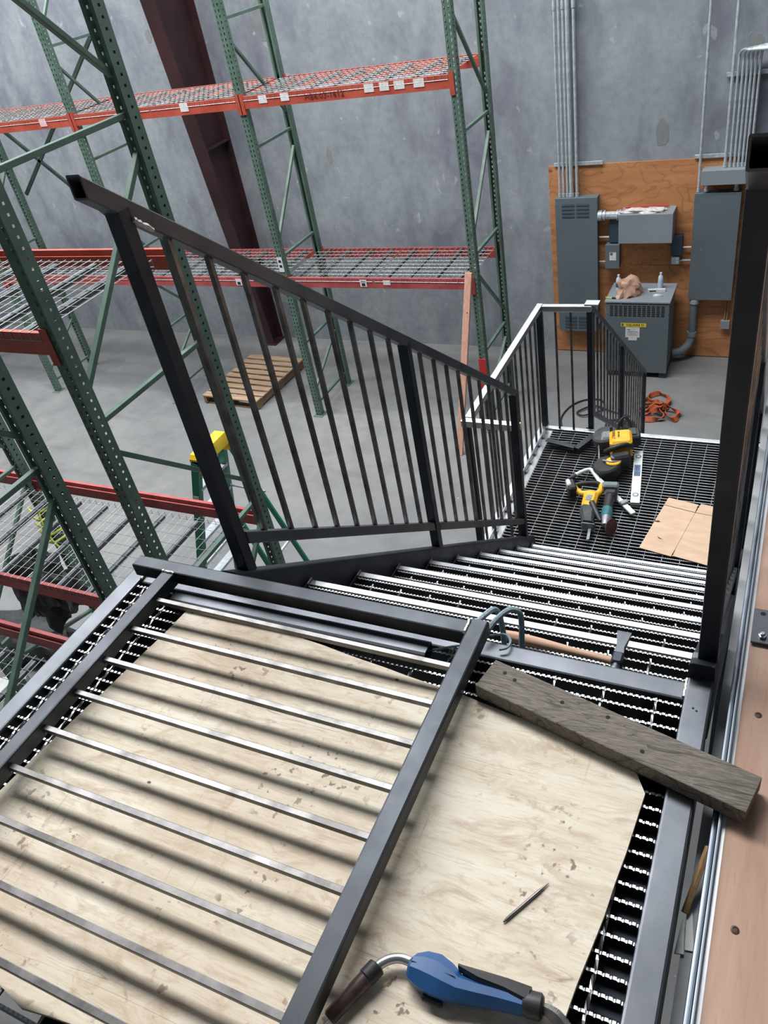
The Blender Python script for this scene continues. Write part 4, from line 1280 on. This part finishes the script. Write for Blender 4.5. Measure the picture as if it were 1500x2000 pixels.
ZC = 4.2
for i, (x, r) in enumerate(((-2.652, .0145), (-2.605, .0145), (-2.560, .0145), (-2.512, .024), (-2.443, .017))):
    nm = ['leftmost of the five conduits above the tall louvred panel', 'second of the five conduits above the tall louvred panel', 'middle of the five conduits above the tall louvred panel', 'thickest of the five conduits above the tall louvred panel', 'rightmost of the five conduits above the tall louvred panel'][i]
    conduit([(x, 9.815, -1.834), (x, 9.815, ZC)], r, nm, 'left conduits', 'galvanized', [((x, 9.815, -1.83), (x, 9.815, -1.79))] + ([((x, 9.815, 0.13), (x, 9.815, 0.20))] if i in (0, 2, 4) else []))
conduit([(-1.070, 9.815, -1.834), (-1.070, 9.815, ZC)], 0.0145, 'single tall conduit rising from the plain dark right panel', 'right conduits', collars=[((-1.07, 9.815, -1.83), (-1.07, 9.815, -1.795))])
conduit([(-0.812, 9.815, -1.576), (-0.812, 9.815, ZC)], 0.0165, 'tall straight conduit left of the bent conduit cluster', 'right conduits', collars=[((-0.812, 9.815, -1.572), (-0.812, 9.815, -1.53))])
for i, (x, zt2) in enumerate(((-0.762, -0.400), (-0.718, -0.400), (-0.678, -0.400), (-0.638, -0.400), (-0.600, -0.400), (-0.558, -0.400))):
    rr = 0.10
    off = 0.042 * (6 - i)
    arc = [(x + rr * (1 - math.cos(a)), 9.815 - off * (1 - math.cos(a)), zt2 - rr + rr * math.sin(a)) for a in [math.pi / 2 * k / 8 for k in range(9)]]
    nmi = ['first', 'second', 'third', 'fourth', 'fifth', 'sixth'][i]
    conduit([(x, 9.815, -1.576)] + arc + [(1.6, 9.815 - off - 0.30, zt2)], 0.0135, f'{nmi} from left of the conduits bending right above the gutter box', 'right conduits', collars=[((x, 9.815, -1.572), (x, 9.815, -1.535))])
for i, x in enumerate((-0.982, -0.675)):
    conduit([(x, 9.80, -1.735), (x, 9.80, -1.822)], 0.021, ['left', 'right'][i] + ' short nipple joining the gutter box and the plain right panel', 'panel nipples', collars=[((x, 9.80, -1.733), (x, 9.80, -1.755)), ((x, 9.80, -1.80), (x, 9.80, -1.822))])
conduit([(-2.188, 9.79, -2.06), (-1.912, 9.79, -2.06)], 0.046, 'fat horizontal conduit joining the tall panel and the light wireway', 'panel nipples', collars=[((-2.186, 9.79, -2.06), (-2.14, 9.79, -2.06)), ((-2.12, 9.79, -2.06), (-2.10, 9.79, -2.06)), ((-1.965, 9.79, -2.06), (-1.95, 9.79, -2.06)), ((-1.94, 9.79, -2.06), (-1.914, 9.79, -2.06))])
for (x0, x1, z, lb) in ((-2.188, -2.064, -2.34, 'thin white conduit left of the dark blue-grey box'), (-2.188, -2.10, -2.65, 'thin white conduit left of the small labelled switch box'), (-1.201, -1.104, -2.476, 'thin white conduit right of the dark blue box'), (-1.228, -1.104, -2.636, 'thin conduit right of the four-socket outlet')):
    conduit([(x0, 9.835, z), (x1, 9.835, z)], 0.011, lb, 'short branch conduits', 'cap_white' if z > -2.6 else 'galvanized')


def strut(x0, x1, z, label):
    t = MB()
    t.bar((x0, 9.868, z), (x1, 9.868, z), 0.024, 0.041, r=0.003, open0=0.02, open1=0.02)
    return tag(t.build('strut_channel', 'galvanized'), label, 'strut', 'strut channels on the wall')


strut(-2.722, -2.148, -1.470, 'galvanized strut channel holding the five left conduits')
strut(-1.139, -0.48, -1.462, 'galvanized strut channel along the top right of the backboard')
strut(-0.875, -0.47, -0.665, 'galvanized strut channel holding the bent right conduits high up')

# transformer
tf = thing('transformer', (-1.615, 9.5, ZF), 'large grey floor-standing transformer with yellow brand label and louvred front', 'transformer')
X0, X1, Y0, Y1, ZT1 = -1.985, -1.243, 9.25, 9.775, -2.915
MB().box(((X0 + X1) / 2, (Y0 + Y1) / 2, (ZF + 0.09 + ZT1) / 2), (X1 - X0 - 0.02, Y1 - Y0 - 0.02, ZT1 - ZF - 0.10)).build('body', 'panel_grey', tf, 0)
MB().box(((X0 + X1) / 2, (Y0 + Y1) / 2, ZT1), (X1 - X0 + 0.02, Y1 - Y0 + 0.02, 0.022), None, 0.003).build('top_cover', 'panel_light', tf)
MB().box(((X0 + X1) / 2, Y0 + 0.005, (ZF + 0.075 + ZT1 - 0.02) / 2), (X1 - X0, 0.010, ZT1 - ZF - 0.10), None, 0.002).build('front_panel', 'panel_grey', tf)
for x in (X0 + 0.05, X1 - 0.05):
    MB().box((x, (Y0 + Y1) / 2, ZF + 0.046), (0.08, Y1 - Y0 - 0.04, 0.09)).build('foot', 'panel_blue', tf, 0)
fp = Y0 - 0.0005
for i in range(12):
    for j in range(6):
        x = X0 + 0.052 + i * 0.0545
        z = ZT1 - 0.055 - j * 0.024
        MB().box((x + 0.019, fp, z), (0.038, 0.003, 0.013)).build('vent_slot', 'black_void', tf, 0)
ly = quad('brand_label', 'label_yellow', tf, [(-1.80, fp - 0.001, -3.235), (-1.50, fp - 0.001, -3.235), (-1.50, fp - 0.001, -3.185), (-1.80, fp - 0.001, -3.185)])
text('lettering', 'SQUARE D', 0.042, 'ink_black', ly, frame_mat((-1.632, fp - 0.0030, -3.210), (1, 0, 0), (0, 0, 1)), 1.05)
MB().box((-1.781, fp - 0.0026, -3.210), (0.026, 0.0008, 0.034)).build('logo_mark', 'ink_grey', ly, 0)
rp_ = quad('rating_plate', 'paper_white', tf, [(-1.745, fp - 0.001, -3.375), (-1.575, fp - 0.001, -3.375), (-1.575, fp - 0.001, -3.240), (-1.745, fp - 0.001, -3.240)])
quad('rating_plate', 'paper_white', tf, [(-1.71, fp - 0.0012, -3.415), (-1.605, fp - 0.0012, -3.415), (-1.605, fp - 0.0012, -3.374), (-1.71, fp - 0.0012, -3.374)])
for k, (w_, zz) in enumerate(((0.03, -3.272), (0.12, -3.295), (0.13, -3.31), (0.10, -3.328), (0.12, -3.345))):
    MB().box((-1.70 + w_ / 2 - 0.02, fp - 0.0026, zz), (w_, 0.0006, 0.004 if k else 0.010)).build('print_line', 'ink_grey', rp_, 0)
for (x, z) in ((-1.80, -2.938), (-1.48, -2.938), (-1.255, -3.06), (-1.255, -3.25), (-1.255, -3.45), (-1.255, -3.65), (-1.97, -3.06), (-1.255, -2.945)):
    MB().lathe([(0.006, 0), (0.005, 0.004)], frame_mat((x, fp, z), (1, 0, 0), (0, 0, 1)), 8).build('screw', 'bright_steel', tf)

# conduit elbow from right panel down to the transformer
el = thing('conduit_elbow', (-1.05, 9.78, -3.7), 'grey plastic conduit elbow running from the plain right panel to the transformer', 'conduit')
MB().tube([(-1.03, 9.80, -3.106), (-1.035, 9.80, -3.56)], 0.046, 14).build('pipe', 'pvc_grey', el)
MB().tube([(-1.03, 9.80, -3.106), (-1.03, 9.80, -3.16)], 0.056, 14).build('collar', 'galvanized', el)
MB().tube([(-1.035, 9.80, -3.54), (-1.036, 9.80, -3.60)], 0.057, 14).build('collar', 'panel_light', el)
MB().tube(spline([(-1.036, 9.80, -3.58), (-1.05, 9.79, -3.67), (-1.09, 9.76, -3.74), (-1.16, 9.72, -3.785), (-1.245, 9.70, -3.80)]), 0.047, 14).build('elbow', 'panel_light', el)
lw = MB().tube([(-1.99, 9.62, -3.12), (-2.03, 9.64, -3.14), (-2.05, 9.68, -3.22), (-2.05, 9.70, -3.30)], 0.035, 12).build('conduit_elbow', 'panel_light')
tag(lw, 'short pale conduit elbow on the left side of the transformer', 'conduit')


def blob(c, r, seed, n=2, amp=0.25, sc_=6.0, zs=1.0):
    """Crumpled closed surface."""
    import bmesh
    bm = bmesh.new()
    bmesh.ops.create_icosphere(bm, subdivisions=n + 1, radius=1.0)
    for v in bm.verts:
        k = 1 + amp * noise.noise(v.co * 1.6 + V((seed, 0, 0))) + amp * 0.7 * noise.noise(v.co * 4.2 + V((0, seed, 0)))
        v.co = V((v.co.x * r[0] * k + c[0], v.co.y * r[1] * k + c[1], max(-0.55, v.co.z) * r[2] * k * zs + c[2]))
    mb = MB()
    mb.v = [tuple(v.co) for v in bm.verts]
    mb.f = [tuple(v.index for v in f.verts) for f in bm.faces]
    bm.free()
    return mb


ZTT = ZT1 + 0.011
o = tag(blob((-1.755, 9.47, ZTT + 0.075), (0.155, 0.13, 0.13), 3, 2, 0.42).build('plastic_bag', 'bag_tan', None, 50), 'crumpled tan plastic bag on top of the transformer', 'plastic bag')
MB().loft([[(-1.80, 9.35, ZTT + 0.10), (-1.77, 9.35, ZTT + 0.02), (-1.74, 9.40, ZTT + 0.08)], [(-1.90, 9.32, ZTT + 0.006), (-1.84, 9.29, ZTT + 0.002), (-1.80, 9.36, ZTT + 0.05)]]).build('loose_fold', 'bag_tan', o, 0)


def bottle(p, q, label, lab='vial_blue'):
    p, q = V(p), V(q)
    t = thing('water_bottle', p, label, 'bottle')
    d = (q - p)
    MB().tube([p + d * f for f in (0, 0.02, 0.6, 0.78, 0.86, 0.93)], [0.024, 0.031, 0.031, 0.026, 0.013, 0.012], 12).build('body', 'bottle_clear', t)
    MB().tube([p + d * 0.92, p + d * 1.0], 0.0145, 12).build('cap', 'cap_white', t)
    MB().tube([p + d * 0.25, p + d * 0.5], 0.0316, 12).build('label_band', lab, t)
    return t


bottle((-1.895, 9.55, ZTT + 0.001), (-1.895, 9.56, ZTT + 0.20), 'clear water bottle standing behind the tan bag on the transformer')
bottle((-1.41, 9.62, ZTT + 0.001), (-1.41, 9.63, ZTT + 0.20), 'clear water bottle with white cap standing alone on the transformer', 'bottle_clear')
bx = thing('small_carton', (-1.44, 9.55, ZTT), 'small white printed carton in front of the lone bottle', 'carton')
MB().box((0, 0, 0), (0.20, 0.04, 0.030), frame_mat((-1.44, 9.54, ZTT + 0.0155), (1, 0.12, 0), (-0.12, 1, 0))).build('body', 'paper_white', bx, 0)
MB().box((0, 0, 0), (0.075, 0.001, 0.014), frame_mat((-1.48, 9.5145, ZTT + 0.014), (1, 0.12, 0), (-0.12, 1, 0))).build('print', 'ink_black', bx, 0)
o = tag(blob((-1.405, 9.40, ZTT + 0.010), (0.055, 0.022, 0.020), 9, 1, 0.5).build('plastic_scrap', 'bag_clear', None, 50), 'small clear plastic scrap near the front of the transformer top', 'plastic scrap')
o = thing('screwdriver', (-1.94, 9.31, ZTT), 'yellow screwdriver at the front left corner of the transformer top', 'screwdriver')
MB().tube([(-2.00, 9.33, ZTT + 0.008), (-1.92, 9.315, ZTT + 0.008)], 0.008, 8).build('handle', 'rope_lime', o)
MB().tube([(-1.92, 9.315, ZTT + 0.009), (-1.88, 9.305, ZTT + 0.009)], 0.013, 8).build('ferrule', 'torch_black', o)

# crumpled plastic on the wireway
random.seed(21)
pw = tag(blob((-1.66, 9.70, -1.985), (0.22, 0.055, 0.030), 5, 2, 0.6).build('plastic_wrap', 'bag_clear', None, 50), 'crumpled clear plastic wrap on top of the light wireway box', 'plastic wrap')
MB().tube(spline([(-1.56, 9.66, -1.975), (-1.45, 9.65, -1.978), (-1.42, 9.70, -1.978), (-1.44, 9.76, -1.975), (-1.60, 9.77, -1.974)]), 0.007, 6).build('cable_loop', 'bag_clear', pw)
o = MB().tube([(-1.87, 9.80, -1.978), (-1.38, 9.83, -1.978)], 0.010, 8).build('red_rod', 'guard_red')
tag(o, 'thin red rod behind the plastic wrap on the wireway box', 'rod')

# ------------------------------------------------------------------ floor things
# pallet
pt = thing('wooden_pallet', (-6.93, 8.40, ZF), 'weathered wooden pallet on the floor under the wall rack', 'pallet')
pa, pb = V((-7.40, 7.79, 0)), V((-6.43, 7.745, 0))
ux = (pb - pa).normalized()
uy = V((-ux.y, ux.x, 0))
W, D = (pb - pa).length, 1.25


def pbox(u, v, z, su, sv, sz, name, m):
    return MB().box((0, 0, 0), (su, sv, sz), frame_mat(pa + ux * u + uy * v + V((0, 0, z)), ux, uy)).build(name, m, pt, 0)


for k in range(9):
    v = 0.055 + (D - 0.11) * k / 8
    pbox(W / 2 + random.uniform(-.006, .006), v, ZF + 0.131, W, 0.118 if k in (0, 8) else 0.100, 0.018, 'deck_board', 'pallet_wood')
for k in (0, 1, 2):
    pbox(0.03 + (W - 0.06) * k / 2, D / 2, ZF + 0.071, 0.045, D, 0.10, 'stringer', 'pallet_wood_dark')
for v in (0.06, D / 2, D - 0.06):
    pbox(W / 2, v, ZF + 0.011, W, 0.09, 0.018, 'bottom_board', 'pallet_wood_dark')

# wooden stud leaning on the wall rack
o = MB().bar((-3.245, 7.20, ZF + 0.002), (-3.085, 7.69, -1.90), 0.075, 0.038, up=(0, 1, 0), r=0.003).build('wooden_stud', 'stud_wood')
tag(o, 'pinkish wooden stud leaning upright against the right end of the wall rack', 'wooden stud')
for f, s in ((0.30, 0.01), (0.52, -0.012), (0.80, 0.012)):
    p = V((-3.245, 7.20, ZF)).lerp(V((-3.085, 7.69, -1.90)), f)
    MB().lathe([(0.006, 0), (0.006, 0.001)], frame_mat(p + V((s, -0.020, 0.003)), (1, 0, 0), (0, 0.25, 1)), 8).build('nail_hole', 'black_void', o)

# orange lifting straps
st = thing('lifting_straps', (-1.2, 8.5, ZF), 'heap of orange lifting straps on the floor by the lower stair railing', 'straps')


def strap(pts, w=0.055, name='strap'):
    pts = spline(pts, 7)
    rings = []
    for i, p in enumerate(pts):
        t_ = (pts[min(i + 1, len(pts) - 1)] - pts[max(i - 1, 0)]).normalized()
        s_ = t_.cross(V((0, 0, 1)))
        s_ = s_.normalized() if s_.length > 1e-4 else V((1, 0, 0))
        u_ = V((0, 0, 1)) * (0.75 + 0.25 * math.sin(i * 0.7)) + s_ * 0.6 * math.sin(i * 0.45)
        u_.normalize()
        rings.append([p + u_ * w / 2 + s_ * 0.006, p + u_ * w / 2 - s_ * 0.006, p - u_ * w / 2 - s_ * 0.006, p - u_ * w / 2 + s_ * 0.006])
    MB().loft(rings).build(name, 'strap_orange', st, 40)


zs = ZF + 0.035
strap([(-1.42, 8.62, zs), (-1.36, 8.76, zs), (-1.25, 8.84, zs), (-1.15, 8.76, zs), (-1.11, 8.60, zs), (-1.14, 8.48, zs + .02)])
strap([(-1.36, 8.68, zs + .02), (-1.27, 8.54, zs + .04), (-1.18, 8.43, zs + .05), (-1.10, 8.40, zs + .02)], 0.07)
strap([(-1.40, 8.55, zs + .01), (-1.27, 8.47, zs + .06), (-1.12, 8.47, zs + .06), (-1.0, 8.45, zs), (-0.965, 8.37, zs), (-1.01, 8.27, zs), (-1.11, 8.36, zs + .03)], 0.06)
strap([(-1.42, 8.44, zs + .01), (-1.29, 8.41, zs + .06), (-1.18, 8.36, zs + .07), (-1.12, 8.30, zs + .02), (-1.2, 8.25, zs), (-1.34, 8.24, zs)], 0.06)
strap([(-1.40, 8.33, zs), (-1.30, 8.36, zs + .05), (-1.23, 8.42, zs + .08), (-1.16, 8.50, zs + .06), (-1.22, 8.58, zs + .03), (-1.34, 8.60, zs)], 0.065)
strap([(-1.37, 8.27, zs), (-1.27, 8.30, zs + .05), (-1.20, 8.34, zs + .09), (-1.15, 8.40, zs + .09)], 0.045, 'strap_tail')

# black cable on the floor beyond the landing
cp = spline([(-2.20, 7.90, ZF + 0.012), (-2.28, 8.15, ZF + 0.012), (-2.24, 8.42, ZF + 0.012), (-2.10, 8.60, ZF + 0.012), (-1.90, 8.62, ZF + 0.012), (-1.84, 8.40, ZF + 0.02), (-2.02, 8.22, ZF + 0.03), (-2.12, 8.30, ZF + 0.02), (-1.95, 8.45, ZF + 0.03), (-1.72, 8.38, ZF + 0.012), (-1.5, 8.30, ZF + 0.012)])
tag(MB().tube(cp, 0.010, 6).build('floor_cable', 'torch_black'), 'thin black cable coiled on the floor beyond the landing', 'cable')
dr = thing('cord_reel', (-1.55, 7.95, ZF), 'dark cluttered cord bundle on the floor behind the lower stair railing', 'cord bundle')
random.seed(31)
for k in range(6):
    c = V((-1.55 + random.uniform(-.1, .1), 7.95 + random.uniform(-.1, .1), ZF + 0.03 + 0.02 * k))
    r_ = random.uniform(0.10, 0.17)
    MB().tube([c + V((r_ * math.cos(a), r_ * math.sin(a), 0.012 * math.sin(3 * a))) for a in [2 * math.pi * i / 20 for i in range(21)]], 0.013, 6).build('coil', 'torch_black', dr)

# step ladder
sd = thing('step_ladder', (-4.4, 4.45, ZF), 'green fibreglass step ladder with yellow top behind the stair railing', 'ladder')
LT = -2.10
MB().loft([[(x, y, z) for x, y in ((-4.42, 4.24), (-4.29, 4.24), (-4.29, 4.66), (-4.42, 4.66))] for z in (LT - 0.09, LT - 0.02)] + [[(x, y, LT + 0.02) for x, y in ((-4.41, 4.26), (-4.30, 4.26), (-4.30, 4.64), (-4.41, 4.64))]]).build('top_cap', 'ladder_yellow', sd, 25)
for (yt, yb) in ((4.265, 4.13), (4.645, 4.78)):
    MB().bar((-4.38, yt, LT - 0.06), (-4.86, yb, ZF), 0.060, 0.075, up=(1, 0, 0.3), r=0.004).build('front_rail', 'ladder_green', sd)
    MB().bar((-4.33, yt + (0.02 if yt < 4.4 else 0.0), LT - 0.06), (-3.70, 4.22 if yt < 4.4 else 4.66, ZF), 0.024, 0.055, up=(1, 0, -0.3), r=0.004).build('rear_rail', 'ladder_green', sd)
    MB().box((-4.355, yt, LT - 0.10), (0.12, 0.05, 0.14), None, 0.01).build('hinge_bracket', 'ladder_yellow', sd)
for k in range(1, 6):
    f = k / 6
    x = -4.38 + (-4.86 + 4.38) * f
    z = LT - 0.06 + (ZF - LT + 0.06) * f
    y0 = 4.265 + (4.13 - 4.265) * f
    y1 = 4.645 + (4.78 - 4.645) * f
    MB().box((x, (y0 + y1) / 2, z), (0.085, y1 - y0, 0.028)).build('step', 'galvanized', sd, 0)
for k in (0.33, 0.62, 0.88):
    x = -4.34 + 0.62 * k
    z = LT - 0.06 + (ZF - LT + 0.06) * k
    MB().bar((x, 4.285 - 0.095 * k, z), (x, 4.625 + 0.095 * k, z), 0.022, 0.022, r=0.003).build('rear_crossbar', 'strip_white', sd)
MB().bar((-4.62, 4.22, -2.72), (-4.08, 4.25, -2.72), 0.012, 0.02, r=0.002).build('spreader', 'galvanized', sd)
MB().bar((-4.62, 4.69, -2.72), (-4.08, 4.66, -2.72), 0.012, 0.02, r=0.002).build('spreader', 'galvanized', sd)
s = quad('warning_sticker', 'paper_white', sd, [(-4.545, 4.197, -2.66), (-4.485, 4.197, -2.66), (-4.44, 4.208, -2.50), (-4.50, 4.208, -2.50)])

# tarp hung on the aisle rack, lime cord, boards on the floor
tp = tag(blob((-5.60, 3.20, -2.98), (0.30, 0.22, 0.42), 14, 3, 0.55).build('black_tarp', 'tarp_black', None, 60), 'black bunched tarp hanging below the middle shelf of the aisle rack', 'tarp')
lc = thing('lime_cord', (-5.58, 3.51, -2.5), 'lime yellow cord tied around a column of the aisle rack', 'cord')
for k in range(5):
    z = -2.30 - 0.085 * k
    MB().tube(spline([(-5.715, 3.49, z + .02), (-5.66, 3.475, z), (-5.605, 3.485, z - .01), (-5.60, 3.58, z - .03), (-5.61, 3.64, z - .05)]), 0.011, 6).build('wrap', 'rope_lime', lc)
MB().tube(spline([(-5.605, 3.50, -2.28), (-5.585, 3.46, -2.42), (-5.56, 3.45, -2.58), (-5.50, 3.46, -2.70)]), 0.013, 6).build('tail', 'rope_lime', lc)
o = MB().box((0, 0, 0), (0.75, 0.20, 0.03), frame_mat((-5.85, 3.42, ZF + 0.0155), (0.75, 0.66, 0), (-0.66, 0.75, 0))).build('white_board', 'board_white', None, 0)
tag(o, 'long white board on the floor under the aisle rack', 'board', 'boards on the floor')
o = MB().box((0, 0, 0), (0.50, 0.22, 0.05), frame_mat((-6.25, 2.66, ZF + 0.0255), (0.9, 0.42, 0), (-0.42, 0.9, 0))).build('white_board', 'board_white', None, 0)
tag(o, 'short white board on the floor under the platform-side rack', 'board', 'boards on the floor')
o = tag(blob((-6.35, 3.22, ZF + 0.13), (0.50, 0.28, 0.20), 25, 2, 0.4).build('tarp_heap', 'grey_rubber', None, 60), 'dark grey tarp heap on the floor under the aisle rack', 'tarp')
